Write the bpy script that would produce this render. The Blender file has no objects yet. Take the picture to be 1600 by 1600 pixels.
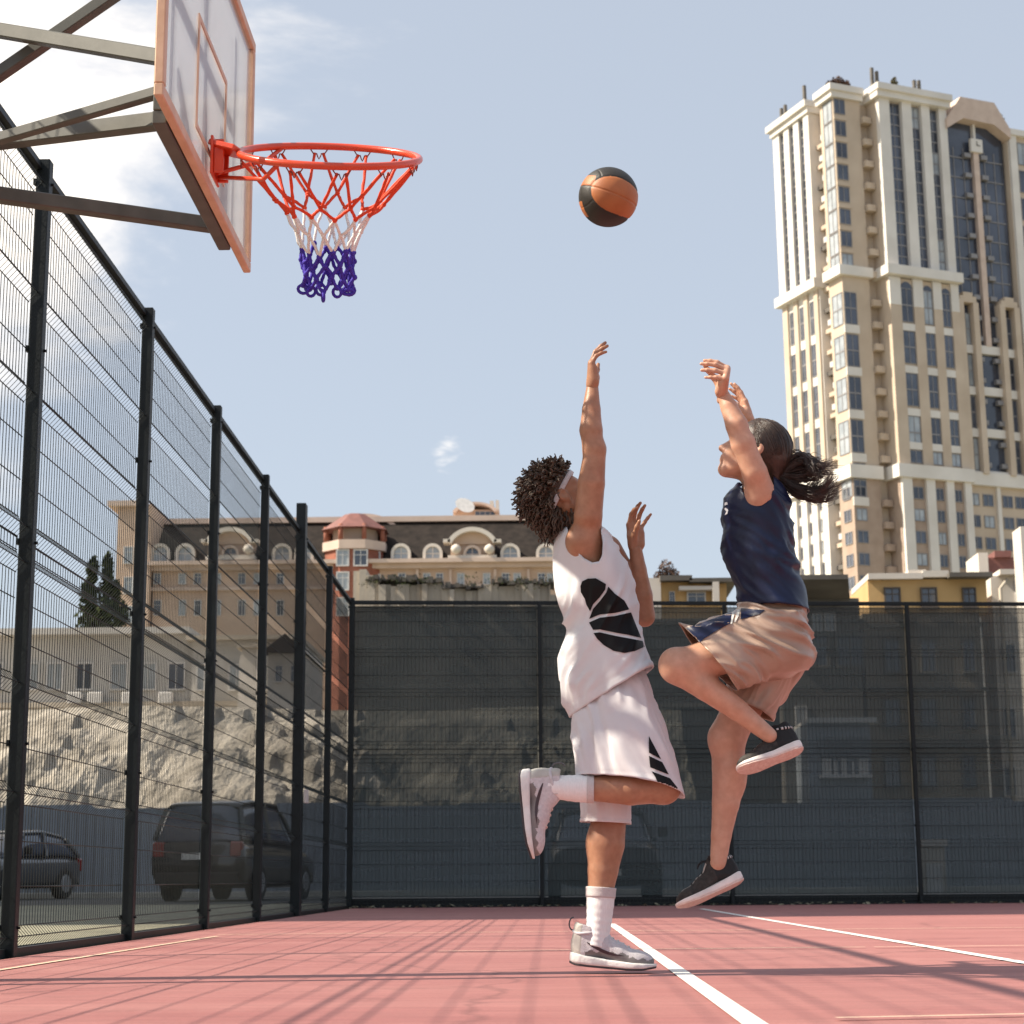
import bpy, bmesh, math, random
import numpy as np
from mathutils import Vector, Matrix, noise, geometry
from mathutils.bvhtree import BVHTree
R = math.radians
rng = random.Random(7)
scene = bpy.context.scene
COL = scene.collection

# ------------------------------------------------------------------ camera
FPX, PITCH, ROLL, YAW, CAMH = 2833.0, 0.20013, -0.00709, 0.01895, 0.3448
_cy, _sy, _cp, _sp = math.cos(YAW), math.sin(YAW), math.cos(PITCH), math.sin(PITCH)
FW = np.array([-_sy*_cp, _cy*_cp, _sp]); _rt = np.array([_cy, _sy, 0.0]); _up = np.cross(_rt, FW)
RT = _rt*math.cos(ROLL) + _up*math.sin(ROLL); UP = -_rt*math.sin(ROLL) + _up*math.cos(ROLL)
CAM = np.array([0, 0, CAMH])
def ray(px, py):
    return FW + RT*((px-800)/FPX) - UP*((py-800)/FPX)
def at(px, py, Y):
    """world point on the plane y=Y seen at photo pixel px,py"""
    d = ray(px, py); return CAM + d*(Y/d[1])
def gnd(px, py, z=0.0):
    d = ray(px, py); return CAM + d*((z-CAMH)/d[2])
def zh(px, py, Y):
    return float(at(px, py, Y)[2])
def ppm(P):
    return FPX/float((np.asarray(P)-CAM)@FW)
def proj(P):
    d = np.asarray(P, float)-CAM; z = d@FW
    return (800+FPX*(d@RT)/z, 800-FPX*(d@UP)/z)

cam_data = bpy.data.cameras.new('camera')
cam = bpy.data.objects.new('camera', cam_data); COL.objects.link(cam)
M = Matrix.Identity(4)
for i in range(3):
    M[i][0], M[i][1], M[i][2], M[i][3] = RT[i], UP[i], -FW[i], CAM[i]
cam.matrix_world = M
cam_data.sensor_width = 36.0; cam_data.lens = 36.0*FPX/1600.0
cam_data.clip_start = 0.05; cam_data.clip_end = 6000
cam_data.dof.use_dof = True; cam_data.dof.focus_distance = 7.0; cam_data.dof.aperture_fstop = 7.5
scene.camera = cam

# ------------------------------------------------------------------ materials
def nd(nt, typ, **kw):
    n = nt.nodes.new(typ)
    for k, v in kw.items():
        if k.startswith('i_'):
            n.inputs[k[2:].replace('_', ' ')].default_value = v
        else: setattr(n, k, v)
    return n
def mat(name, col, rough=0.6, var=0.12, scale=6.0, bump=0.0, bscale=80.0, metal=0.0, spec=0.5, col2=None, detail=4.0,
        sss=0.0, sheen=0.0, coat=0.0, stretch=None, coords='Object', bdist=0.01):
    """principled with a noise-varied base colour (col..col2) and an optional fine bump"""
    m = bpy.data.materials.new(name); m.use_nodes = True; nt = m.node_tree
    b = nt.nodes['Principled BSDF']; L = nt.links.new
    tc = nd(nt, 'ShaderNodeTexCoord')
    vec = tc.outputs[coords]
    if stretch:
        mp = nd(nt, 'ShaderNodeMapping'); mp.inputs['Scale'].default_value = stretch; L(vec, mp.inputs['Vector']); vec = mp.outputs['Vector']
    n = nd(nt, 'ShaderNodeTexNoise'); n.inputs['Scale'].default_value = scale; n.inputs['Detail'].default_value = detail
    L(vec, n.inputs['Vector'])
    ramp = nd(nt, 'ShaderNodeValToRGB')
    c1 = col; c2 = col2 or tuple(min(1, c*(1+var)) for c in col)
    c1 = col if col2 else tuple(c*(1-var) for c in col)
    ramp.color_ramp.elements[0].position = .3; ramp.color_ramp.elements[1].position = .7
    ramp.color_ramp.elements[0].color = (*c1, 1); ramp.color_ramp.elements[1].color = (*c2, 1)
    L(n.outputs['Fac'], ramp.inputs['Fac']); L(ramp.outputs['Color'], b.inputs['Base Color'])
    b.inputs['Roughness'].default_value = rough; b.inputs['Metallic'].default_value = metal
    b.inputs['Specular IOR Level'].default_value = spec
    if sss:
        b.inputs['Subsurface Weight'].default_value = sss; b.inputs['Subsurface Radius'].default_value = (.012, .005, .003); b.inputs['Subsurface Scale'].default_value = 1.0
    if sheen: b.inputs['Sheen Weight'].default_value = sheen
    if coat: b.inputs['Coat Weight'].default_value = coat; b.inputs['Coat Roughness'].default_value = .12
    if bump:
        n2 = nd(nt, 'ShaderNodeTexNoise'); n2.inputs['Scale'].default_value = bscale; n2.inputs['Detail'].default_value = 3
        L(vec, n2.inputs['Vector'])
        bp = nd(nt, 'ShaderNodeBump'); bp.inputs['Strength'].default_value = bump; bp.inputs['Distance'].default_value = bdist
        L(n2.outputs['Fac'], bp.inputs['Height']); L(bp.outputs['Normal'], b.inputs['Normal'])
    return m
def glass_dark(name, col=(.02, .03, .05), rough=.08):
    return mat(name, col, rough, var=.4, scale=.35, spec=.8)

# ------------------------------------------------------------------ objects
def obj(name, me, m=None, parent=None):
    o = bpy.data.objects.new(name, me); COL.objects.link(o)
    if m is not None:
        for x in (m if isinstance(m, (list, tuple)) else [m]): me.materials.append(x)
    if parent is not None:
        o.parent = parent
        if parent.type == 'EMPTY' or True:
            o.matrix_parent_inverse = WM(parent).inverted()
    return o
def WM(o):
    return (WM(o.parent) @ o.matrix_parent_inverse @ o.matrix_basis) if o.parent else o.matrix_basis.copy()
def tag(o, label=None, cat=None, group=None, kind=None):
    if label: o['label'] = label
    if cat: o['category'] = cat
    if group: o['group'] = group
    if kind: o['kind'] = kind
    return o
def thing(name, loc, label, cat, group=None, kind=None, rotz=0):
    o = bpy.data.objects.new(name, None); COL.objects.link(o); o.empty_display_size = .2
    o.location = Vector([float(x) for x in loc]); o.rotation_euler = (0, 0, rotz)
    return tag(o, label, cat, group, kind)
def copy_tree(o, parent=None):
    c = o.copy(); COL.objects.link(c)
    if parent is not None: c.parent = parent
    for ch in list(o.children): copy_tree(ch, c)
    return c
class MB:
    def __init__(s): s.v = []; s.f = []; s.mi = []; s.cur = 0; s.sm = []; s.smooth = False
    def face(s, idx):
        s.f.append(tuple(idx)); s.mi.append(s.cur); s.sm.append(s.smooth)
    def add(s, pts, faces):
        b = len(s.v); s.v += [tuple(float(c) for c in p) for p in pts]
        for f in faces: s.face([b+i for i in f])
    def box(s, lo, hi, T=None, bev=0.0):
        x0, y0, z0 = lo; x1, y1, z1 = hi
        if bev <= 0:
            p = [(x, y, z) for z in (z0, z1) for y in (y0, y1) for x in (x0, x1)]
            fs = [(0, 2, 3, 1), (4, 5, 7, 6), (0, 1, 5, 4), (2, 6, 7, 3), (0, 4, 6, 2), (1, 3, 7, 5)]
        else:
            c = Vector(((x0+x1)/2, (y0+y1)/2, (z0+z1)/2)); h = ((x1-x0)/2, (y1-y0)/2, (z1-z0)/2); b = min(bev, *[q*.49 for q in h])
            bm = bmesh.new(); bmesh.ops.create_cube(bm, size=1)
            for v in bm.verts: v.co = Vector((v.co.x*2*h[0], v.co.y*2*h[1], v.co.z*2*h[2])) + c
            bmesh.ops.bevel(bm, geom=bm.edges[:], offset=b, segments=1, affect='EDGES')
            bm.verts.index_update(); p = [v.co.copy() for v in bm.verts]; fs = [[v.index for v in f.verts] for f in bm.faces]; bm.free()
        if T is not None: p = [T @ Vector(q) for q in p]
        s.add(p, fs)
    def bar(s, a, b, w, h, up=(0, 0, 1), bev=0.0):
        a = Vector(a); b = Vector(b); d = (b-a); L = d.length; d.normalize(); u = Vector(up)
        sd = d.cross(u)
        if sd.length < 1e-4: sd = d.cross(Vector((1, 0, 0)))
        sd.normalize(); u = sd.cross(d)
        T = Matrix(((d.x, sd.x, u.x, a.x), (d.y, sd.y, u.y, a.y), (d.z, sd.z, u.z, a.z), (0, 0, 0, 1)))
        s.box((0, -w/2, -h/2), (L, w/2, h/2), T, bev)
    def tube(s, pts, r, n=8, caps=True, closed=False):
        P = [Vector([float(c) for c in p]) for p in pts]; m = len(P)
        rr = r if isinstance(r, (list, tuple)) else [r]*m
        sm = s.smooth; s.smooth = True; base = len(s.v)
        prev = None
        for i in range(m):
            a = P[(i-1) % m] if (closed or i > 0) else P[i]; b = P[(i+1) % m] if (closed or i < m-1) else P[i]
            d = (b-a)
            if d.length < 1e-9: d = Vector((0, 0, 1))
            d.normalize()
            if prev is None:
                ref = Vector((0, 0, 1)) if abs(d.z) < .9 else Vector((1, 0, 0)); x = ref.cross(d)
            else: x = prev - d*prev.dot(d)
            if x.length < 1e-6: x = d.orthogonal()
            x.normalize(); prev = x; y = d.cross(x)
            for k in range(n):
                t = 2*math.pi*k/n; q = P[i] + (x*math.cos(t)+y*math.sin(t))*rr[i]; s.v.append(tuple(q))
        for i in range(m if closed else m-1):
            j = (i+1) % m
            for k in range(n):
                l = (k+1) % n; s.face((base+i*n+k, base+i*n+l, base+j*n+l, base+j*n+k))
        if caps and not closed:
            s.smooth = False
            s.face([base+k for k in range(n)][::-1]); s.face([base+(m-1)*n+k for k in range(n)])
        s.smooth = sm
    def loft(s, rings, cap0=True, cap1=True, closed=True):
        base = len(s.v); n = len(rings[0])
        for r in rings: s.v += [tuple(float(c) for c in p) for p in r]
        for i in range(len(rings)-1):
            for k in range(n if closed else n-1):
                l = (k+1) % n; s.face((base+i*n+k, base+i*n+l, base+(i+1)*n+l, base+(i+1)*n+k))
        if cap0: s.face([base+k for k in range(n)][::-1])
        if cap1: s.face([base+(len(rings)-1)*n+k for k in range(n)])
    def prism(s, poly, z0, z1, T=None):
        """poly: list of (x,y) extruded z0..z1"""
        n = len(poly); p = [(x, y, z0) for x, y in poly] + [(x, y, z1) for x, y in poly]
        fs = [tuple(range(n))[::-1], tuple(range(n, 2*n))] + [(i, (i+1) % n, n+(i+1) % n, n+i) for i in range(n)]
        if T is not None: p = [T @ Vector(q) for q in p]
        s.add(p, fs)
    def mesh(s, name='mesh'):
        me = bpy.data.meshes.new(name); me.from_pydata(s.v, [], s.f)
        me.polygons.foreach_set('material_index', s.mi); me.polygons.foreach_set('use_smooth', s.sm); me.update()
        return me
    def build(s, name, m, parent=None, fix=True):
        me = s.mesh(name)
        if fix:
            bm = bmesh.new(); bm.from_mesh(me); bmesh.ops.recalc_face_normals(bm, faces=bm.faces[:]); bm.to_mesh(me); bm.free()
        return obj(name, me, m, parent)

# ------------------------------------------------------------------ signed-distance modelling (numpy) -> one continuous mesh
def nrm(v): v = np.asarray(v, float); return v/np.linalg.norm(v)
class SDF:
    def __init__(s): s.ops = []
    def _add(s, mode, k, fn, c, rad): s.ops.append((mode, k, fn, np.asarray(c, np.float32), float(rad))); return s
    def cone(s, a, b, ra, rb, k=.02, mode='u', flat=None, ratio=1.0):
        a = np.asarray(a, np.float32); b = np.asarray(b, np.float32); ab = b-a; L2 = max(float(ab@ab), 1e-12)
        fl = None if flat is None else np.asarray(nrm(flat), np.float32)
        def fn(P):
            q = P-a; t = np.clip((q@ab)/L2, 0, 1); w = q - t[:, None]*ab
            if fl is not None:
                n = w@fl; w = w + (n*(ratio-1))[:, None]*fl
            d = np.sqrt((w*w).sum(1)) - (ra+(rb-ra)*t)
            return d
        R_ = math.sqrt(L2)/2 + max(ra, rb)*max(1, 1/ratio)
        return s._add(mode, k, fn, (a+b)/2, R_)
    def ell(s, c, r, A=None, k=.02, mode='u'):
        c = np.asarray(c, np.float32); r = np.asarray(r, np.float32); A = None if A is None else np.asarray(A, np.float32)
        def fn(P):
            q = P-c
            if A is not None: q = q@A          # A columns = local axes
            k0 = np.sqrt(((q/r)**2).sum(1)); k1 = np.sqrt(((q/(r*r))**2).sum(1))
            return k0*(k0-1)/np.maximum(k1, 1e-6)
        return s._add(mode, k, fn, c, r.max())
    def plane(s, p, n, k=.002):
        p = np.asarray(p, np.float32); n = np.asarray(nrm(n), np.float32)
        return s._add('i', k, lambda P: (P-p)@n, p, 1e9)     # keeps the side opposite n
    def ev(s, P, c=None, rad=0):
        D = np.full(len(P), 1e3, np.float32)
        for mode, k, fn, oc, orad in s.ops:
            if c is not None and orad < 1e8 and np.linalg.norm(c-oc) > orad + rad*2.2 + k + .02: continue
            d = fn(P).astype(np.float32)
            if mode == 'u':
                h = np.maximum(k-np.abs(D-d), 0)/k; D = np.minimum(D, d) - h*h*k*.25
            else:
                if mode == 's': d = -d
                h = np.maximum(k-np.abs(D-d), 0)/k; D = np.maximum(D, d) + h*h*k*.25
        return D
    def bounds(s):
        lo = np.full(3, 1e9); hi = -lo
        for mode, k, fn, c, r in s.ops:
            if mode == 'u': lo = np.minimum(lo, c-r); hi = np.maximum(hi, c+r)
        return lo, hi
    def mesh(s, h=.005, smooth=2, B=12):
        lo, hi = s.bounds(); lo = lo-3*h; n = np.ceil((hi+3*h-lo)/h/B).astype(int)
        N = n*B+1; V = np.full(N, 1.0, np.float32)
        bc = np.stack(np.meshgrid(*[np.arange(k) for k in n], indexing='ij'), -1).reshape(-1, 3)
        cen = (lo + (bc*B+B/2)*h).astype(np.float32); d = np.concatenate([s.ev(cen[i:i+20000]) for i in range(0, len(cen), 20000)])
        rad = B*h*.5*1.7321
        g = np.stack(np.meshgrid(*[np.arange(B+1)]*3, indexing='ij'), -1).reshape(-1, 3)
        for q, c, dd in zip(bc, cen, d):
            x, y, z = q*B
            if abs(dd) > rad*2.2:
                if dd < 0: V[x:x+B+1, y:y+B+1, z:z+B+1] = -1
        for q, c, dd in zip(bc, cen, d):
            if abs(dd) <= rad*2.2:
                x, y, z = q*B; P = (lo+(g+q*B)*h).astype(np.float32)
                V[x:x+B+1, y:y+B+1, z:z+B+1] = s.ev(P, c, rad).reshape(B+1, B+1, B+1)
        return surface_nets(V, lo, h, smooth)
def surface_nets(V, lo, h, smooth=2):
    S = V < 0; nx, ny, nz = V.shape
    c = np.zeros((nx-1, ny-1, nz-1), np.int8)
    for i in (0, 1):
        for j in (0, 1):
            for k in (0, 1): c += S[i:nx-1+i, j:ny-1+j, k:nz-1+k]
    A = (c > 0) & (c < 8); I, J, K = np.nonzero(A)
    acc = np.zeros((len(I), 3)); cnt = np.zeros(len(I))
    cor = [(0, 0, 0), (1, 0, 0), (0, 1, 0), (1, 1, 0), (0, 0, 1), (1, 0, 1), (0, 1, 1), (1, 1, 1)]
    for a in range(8):
        for b in range(a+1, 8):
            if sum(abs(p-q) for p, q in zip(cor[a], cor[b])) != 1: continue
            va = V[I+cor[a][0], J+cor[a][1], K+cor[a][2]]; vb = V[I+cor[b][0], J+cor[b][1], K+cor[b][2]]
            m = (va < 0) != (vb < 0); t = np.where(m, va/np.where(m, va-vb, 1), 0)
            pa = np.array(cor[a]); pb = np.array(cor[b])
            acc[m] += (pa + t[m][:, None]*(pb-pa)); cnt[m] += 1
    P = lo + (np.stack([I, J, K], 1) + acc/cnt[:, None])*h
    idx = np.full(A.shape, -1, np.int32); idx[I, J, K] = np.arange(len(I)); F = []
    for ax in range(3):
        sl0 = [slice(1, -1)]*3; sl0[ax] = slice(0, -1); sl1 = list(sl0); sl1[ax] = slice(1, None)
        a = S[tuple(sl0)]; b = S[tuple(sl1)]; m = a != b
        x, y, z = np.nonzero(m); fl = a[m]
        g = [x, y, z]
        for q in range(3):
            if q != ax: g[q] = g[q]+1
        u, v = (ax+1) % 3, (ax+2) % 3
        def at_(du, dv):
            w = [g[0].copy(), g[1].copy(), g[2].copy()]; w[u] = w[u]-du; w[v] = w[v]-dv; return idx[w[0], w[1], w[2]]
        q = np.stack([at_(1, 1), at_(0, 1), at_(0, 0), at_(1, 0)], 1)
        q[~fl] = q[~fl][:, ::-1]; F.append(q)
    F = np.concatenate(F); F = F[(F >= 0).all(1)]
    for _ in range(smooth):
        s = np.zeros_like(P); n = np.zeros(len(P))
        for e in range(4):
            a, b = F[:, e], F[:, (e+1) % 4]; np.add.at(s, a, P[b]); np.add.at(n, a, 1)
        n = np.maximum(n, 1); P = P*.5 + s/n[:, None]*.5
    return P, F
def pydata(P, F, name='mesh', smooth=True):
    me = bpy.data.meshes.new(name); me.from_pydata([tuple(p) for p in np.asarray(P, float)], [], [tuple(int(i) for i in f) for f in F])
    me.polygons.foreach_set('use_smooth', [smooth]*len(me.polygons)); me.update(); return me
def merge(parts):
    P = []; F = []; n = 0
    for p, f in parts: P.append(p); F.append(np.asarray(f)+n); n += len(p)
    return np.concatenate(P), np.concatenate(F)

def normals_of(P, F):
    a = P[F[:, 2]]-P[F[:, 0]]; b = P[F[:, 3]]-P[F[:, 1]]; n = np.cross(a, b); N = np.zeros_like(P)
    for i in range(4): np.add.at(N, F[:, i], n)
    return N/np.maximum(np.linalg.norm(N, axis=1), 1e-9)[:, None]

def evaluated(o):
    """apply an object's modifiers without bpy.ops"""
    bpy.context.view_layer.update()
    dg = bpy.context.evaluated_depsgraph_get(); me = bpy.data.meshes.new_from_object(o.evaluated_get(dg)); o.modifiers.clear()
    old = o.data; o.data = me; bpy.data.meshes.remove(old); return o
# a printed or sewn-on patch: the outline (photo pixels, on the side the photo shows) laid on the cloth, its own thin mesh
def patch(name, polys, host_bvh, m, parent, lift=.0016, step=1.8, thick=0.0):
    mb = MB(); mb.smooth = True
    for poly in polys:
        out = []
        n = len(poly)
        for i in range(n):
            a = np.array(poly[i], float); b = np.array(poly[(i+1) % n], float); k = max(1, int(np.linalg.norm(b-a)/step))
            for j in range(k): out.append(tuple(a+(b-a)*j/k))
        xs = [p[0] for p in out]; ys = [p[1] for p in out]; pts = [Vector(p) for p in out]; m0 = len(pts)
        def inside(x, y):
            c = False
            for i in range(m0):
                x1, y1 = out[i]; x2, y2 = out[i-1]
                if (y1 > y) != (y2 > y) and x < (x2-x1)*(y-y1)/(y2-y1+1e-12)+x1: c = not c
            return c
        y = min(ys)+step*.5
        while y < max(ys):
            x = min(xs)+step*.5
            while x < max(xs):
                if inside(x, y): pts.append(Vector((x, y)))
                x += step
            y += step
        edges = [(i, (i+1) % m0) for i in range(m0)]
        vs, es, fs, *_ = geometry.delaunay_2d_cdt(pts, edges, [list(range(m0))], 1, 1e-5)
        W = []; ok = []
        for v in vs:
            d = Vector(ray(v[0], v[1])).normalized(); hit = host_bvh.ray_cast(Vector(CAM), d)
            if hit[0] is None: W.append(None)
            else: W.append(hit[0]-d*lift)
        base = {}
        for f in fs:
            if any(W[i] is None for i in f): continue
            if max((W[f[a]]-W[f[b]]).length for a in range(len(f)) for b in range(a)) > .06: continue
            ids = []
            for i in f:
                if i not in base: base[i] = len(mb.v); mb.v.append(tuple(W[i]))
                ids.append(base[i])
            mb.face(ids)
    return mb.build(name, m, parent, fix=False)
def bvh_of(o):
    me = o.data; w = WM(o)
    return BVHTree.FromPolygons([w @ v.co for v in me.vertices], [tuple(p.vertices) for p in me.polygons])
def smoothcurve(pts, n):
    """Catmull-Rom through pts"""
    P = [np.asarray(p, float) for p in pts]; P = [2*P[0]-P[1]]+P+[2*P[-1]-P[-2]]; out = []
    m = len(P)-3
    for i in range(n):
        t = i/(n-1)*m; k = min(int(t), m-1); u = t-k; a, b, c, d = P[k:k+4]
        out.append(.5*((2*b)+(-a+c)*u+(2*a-5*b+4*c-d)*u*u+(-a+3*b-3*c+d)*u**3))
    return out
# ------------------------------------------------------------------ sky, sun, colour management
SUN_EL, SUN_AZ = 44.5, 262.0          # azimuth clockwise from +y: almost exactly from the left
world = bpy.data.worlds.new('World'); scene.world = world; world.use_nodes = True
nt = world.node_tree; L = nt.links.new
bg = nt.nodes['Background']
sky = nd(nt, 'ShaderNodeTexSky'); sky.sky_type = 'NISHITA'; sky.sun_disc = False
sky.sun_elevation = R(SUN_EL); sky.sun_rotation = R(SUN_AZ); sky.air_density = 1.0; sky.dust_density = 2.0; sky.ozone_density = 1.2
tc = nd(nt, 'ShaderNodeTexCoord'); mp = nd(nt, 'ShaderNodeMapping'); mp.inputs['Scale'].default_value = (1, 1, 2.6); mp.inputs['Location'].default_value = (.35, .1, .3)
L(tc.outputs['Generated'], mp.inputs['Vector'])
n1 = nd(nt, 'ShaderNodeTexNoise'); n1.inputs['Scale'].default_value = 3.2; n1.inputs['Detail'].default_value = 9; n1.inputs['Roughness'].default_value = .58; n1.inputs['Distortion'].default_value = .3
L(mp.outputs['Vector'], n1.inputs['Vector'])
# cloud cover thickens towards the west, where the sun stands (real clouds there are the bright ones)
dot = nd(nt, 'ShaderNodeVectorMath', operation='DOT_PRODUCT'); nv = nd(nt, 'ShaderNodeVectorMath', operation='NORMALIZE')
L(tc.outputs['Generated'], nv.inputs[0]); L(nv.outputs[0], dot.inputs[0]); dot.inputs[1].default_value = tuple(nrm((-.62, .6, .5)))
cov = nd(nt, 'ShaderNodeMapRange'); cov.inputs['From Min'].default_value = .80; cov.inputs['From Max'].default_value = .985
cov.inputs['To Min'].default_value = 0.0; cov.inputs['To Max'].default_value = .42
L(dot.outputs['Value'], cov.inputs['Value'])
dot2 = nd(nt, 'ShaderNodeVectorMath', operation='DOT_PRODUCT'); L(nv.outputs[0], dot2.inputs[0]); dot2.inputs[1].default_value = tuple(nrm(ray(705, 712)))
cv2 = nd(nt, 'ShaderNodeMapRange'); cv2.inputs['From Min'].default_value = math.cos(R(1.3)); cv2.inputs['From Max'].default_value = 1.0; cv2.inputs['To Max'].default_value = .62; L(dot2.outputs['Value'], cv2.inputs['Value'])
n3 = nd(nt, 'ShaderNodeTexNoise'); n3.inputs['Scale'].default_value = 40; n3.inputs['Detail'].default_value = 6; L(mp.outputs['Vector'], n3.inputs['Vector'])
m3 = nd(nt, 'ShaderNodeMath', operation='MULTIPLY'); L(cv2.outputs['Result'], m3.inputs[0]); L(n3.outputs['Fac'], m3.inputs[1])
ad0 = nd(nt, 'ShaderNodeMath', operation='ADD'); L(cov.outputs['Result'], ad0.inputs[0]); L(m3.outputs[0], ad0.inputs[1])
add = nd(nt, 'ShaderNodeMath', operation='ADD'); L(n1.outputs['Fac'], add.inputs[0]); L(ad0.outputs[0], add.inputs[1])
mask = nd(nt, 'ShaderNodeMapRange', interpolation_type='SMOOTHSTEP'); mask.inputs['From Min'].default_value = .60; mask.inputs['From Max'].default_value = .86
L(add.outputs[0], mask.inputs['Value'])
veil = nd(nt, 'ShaderNodeMixRGB'); veil.inputs['Fac'].default_value = .55; veil.inputs['Color2'].default_value = (5.9, 6.35, 6.95, 1)   # thin high haze
L(sky.outputs['Color'], veil.inputs['Color1'])
mixc = nd(nt, 'ShaderNodeMixRGB'); mixc.inputs['Color2'].default_value = (12.3, 11.2, 9.9, 1)
L(mask.outputs['Result'], mixc.inputs['Fac']); L(veil.outputs['Color'], mixc.inputs['Color1'])
L(mixc.outputs['Color'], bg.inputs['Color']); bg.inputs['Strength'].default_value = .079
sd = bpy.data.lights.new('sun', 'SUN'); sd.energy = 5.0; sd.angle = R(.55); sd.color = (1.0, .90, .74)
sun = bpy.data.objects.new('sun', sd); COL.objects.link(sun)
_a = R(SUN_AZ); SUNV = Vector((math.sin(_a)*math.cos(R(SUN_EL)), math.cos(_a)*math.cos(R(SUN_EL)), math.sin(R(SUN_EL))))
sun.rotation_euler = SUNV.to_track_quat('Z', 'Y').to_euler()
vs = scene.view_settings; vs.view_transform = 'Standard'; vs.look = 'None'; vs.exposure = .80; vs.gamma = 1.0
try: vs.use_curve_mapping = False
except Exception: pass
scene.cycles.max_bounces = 8; scene.cycles.transparent_max_bounces = 24
try: scene.cycles.use_denoising = True
except Exception: pass
# ------------------------------------------------------------------ ground, court, lines
XF, Y1, BANG = -2.593, 8.867, 0.0822            # side fence plane, first full post, yaw of the end fence
CORNER = np.array([XF, Y1+2.5*6, 0]); BD = np.array([math.cos(BANG), math.sin(BANG), 0]); BN = np.array([-BD[1], BD[0], 0])
m_yard = mat('yard_dirt', (.20, .19, .135), .95, scale=1.2, col2=(.30, .28, .20), bump=.5, bscale=30, detail=8, bdist=.02)
m_asph = mat('asphalt', (.06, .06, .06), .9, scale=3, col2=(.085, .085, .08), bump=.4, bscale=120)
def sheet(name, poly, z, m, kind='structure', **kw):
    mb = MB(); mb.add([(p[0], p[1], z) for p in poly], [tuple(range(len(poly)))])
    o = mb.build(name, m); return tag(o, kind=kind, **kw)
sheet('ground', [(-3000, -200), (3000, -200), (3000, 4000), (-3000, 4000)], -.012, m_yard)
sheet('road', [(-60, 30), (60, 30), (60, 43.2), (-60, 43.2)], -.006, m_asph)
# acrylic court coating, with dust, scuffs and a fine grain
m_court = bpy.data.materials.new('court_acrylic'); m_court.use_nodes = True
nt = m_court.node_tree; L = nt.links.new; b = nt.nodes['Principled BSDF']; tc = nd(nt, 'ShaderNodeTexCoord')
mp = nd(nt, 'ShaderNodeMapping'); mp.inputs['Scale'].default_value = (.35, 1.6, 1); L(tc.outputs['Object'], mp.inputs['Vector'])
na = nd(nt, 'ShaderNodeTexNoise'); na.inputs['Scale'].default_value = 1.1; na.inputs['Detail'].default_value = 8; na.inputs['Roughness'].default_value = .62; L(mp.outputs['Vector'], na.inputs['Vector'])
nb = nd(nt, 'ShaderNodeTexNoise'); nb.inputs['Scale'].default_value = 9; nb.inputs['Detail'].default_value = 6; L(mp.outputs['Vector'], nb.inputs['Vector'])
ng = nd(nt, 'ShaderNodeTexNoise'); ng.inputs['Scale'].default_value = 260; ng.inputs['Detail'].default_value = 2; L(tc.outputs['Object'], ng.inputs['Vector'])
ra = nd(nt, 'ShaderNodeValToRGB'); ra.color_ramp.elements[0].position = .28; ra.color_ramp.elements[1].position = .75
ra.color_ramp.elements[0].color = (.32, .115, .108, 1); ra.color_ramp.elements[1].color = (.43, .188, .170, 1); L(na.outputs['Fac'], ra.inputs['Fac'])
rb = nd(nt, 'ShaderNodeValToRGB'); rb.color_ramp.elements[0].position = .35; rb.color_ramp.elements[1].position = .72
rb.color_ramp.elements[0].color = (.80, .80, .80, 1); rb.color_ramp.elements[1].color = (1.08, 1.08, 1.08, 1); L(nb.outputs['Fac'], rb.inputs['Fac'])
mu = nd(nt, 'ShaderNodeMixRGB', blend_type='MULTIPLY'); mu.inputs['Fac'].default_value = .6; L(ra.outputs['Color'], mu.inputs['Color1']); L(rb.outputs['Color'], mu.inputs['Color2'])
vr = nd(nt, 'ShaderNodeTexVoronoi', feature='DISTANCE_TO_EDGE'); vr.inputs['Scale'].default_value = .55; nw = nd(nt, 'ShaderNodeTexNoise'); nw.inputs['Scale'].default_value = 3; nw.inputs['Detail'].default_value = 5; L(tc.outputs['Object'], nw.inputs['Vector'])
mw = nd(nt, 'ShaderNodeMixRGB'); mw.inputs['Fac'].default_value = .25; L(tc.outputs['Object'], mw.inputs['Color1']); L(nw.outputs['Color'], mw.inputs['Color2']); L(mw.outputs['Color'], vr.inputs['Vector'])
cr = nd(nt, 'ShaderNodeMapRange'); cr.inputs['From Min'].default_value = .0; cr.inputs['From Max'].default_value = .012; cr.inputs['To Min'].default_value = .72; cr.inputs['To Max'].default_value = 1.0; L(vr.outputs['Distance'], cr.inputs['Value'])
nsx = nd(nt, 'ShaderNodeTexNoise'); nsx.inputs['Scale'].default_value = 2.2; nsx.inputs['Detail'].default_value = 10; nsx.inputs['Roughness'].default_value = .72; L(tc.outputs['Object'], nsx.inputs['Vector'])
sx_ = nd(nt, 'ShaderNodeMapRange'); sx_.inputs['From Min'].default_value = .58; sx_.inputs['From Max'].default_value = .66; sx_.inputs['To Min'].default_value = 1.0; sx_.inputs['To Max'].default_value = .80; L(nsx.outputs['Fac'], sx_.inputs['Value'])
m1 = nd(nt, 'ShaderNodeMath', operation='MULTIPLY'); L(cr.outputs['Result'], m1.inputs[0]); L(sx_.outputs['Result'], m1.inputs[1])
mu2 = nd(nt, 'ShaderNodeMixRGB', blend_type='MULTIPLY'); mu2.inputs['Fac'].default_value = 1; L(mu.outputs['Color'], mu2.inputs['Color1']); L(m1.outputs[0], mu2.inputs['Color2'])
nsp = nd(nt, 'ShaderNodeTexNoise'); nsp.inputs['Scale'].default_value = 75; nsp.inputs['Detail'].default_value = 4; nsp.inputs['Roughness'].default_value = .8; L(tc.outputs['Object'], nsp.inputs['Vector'])
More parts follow.
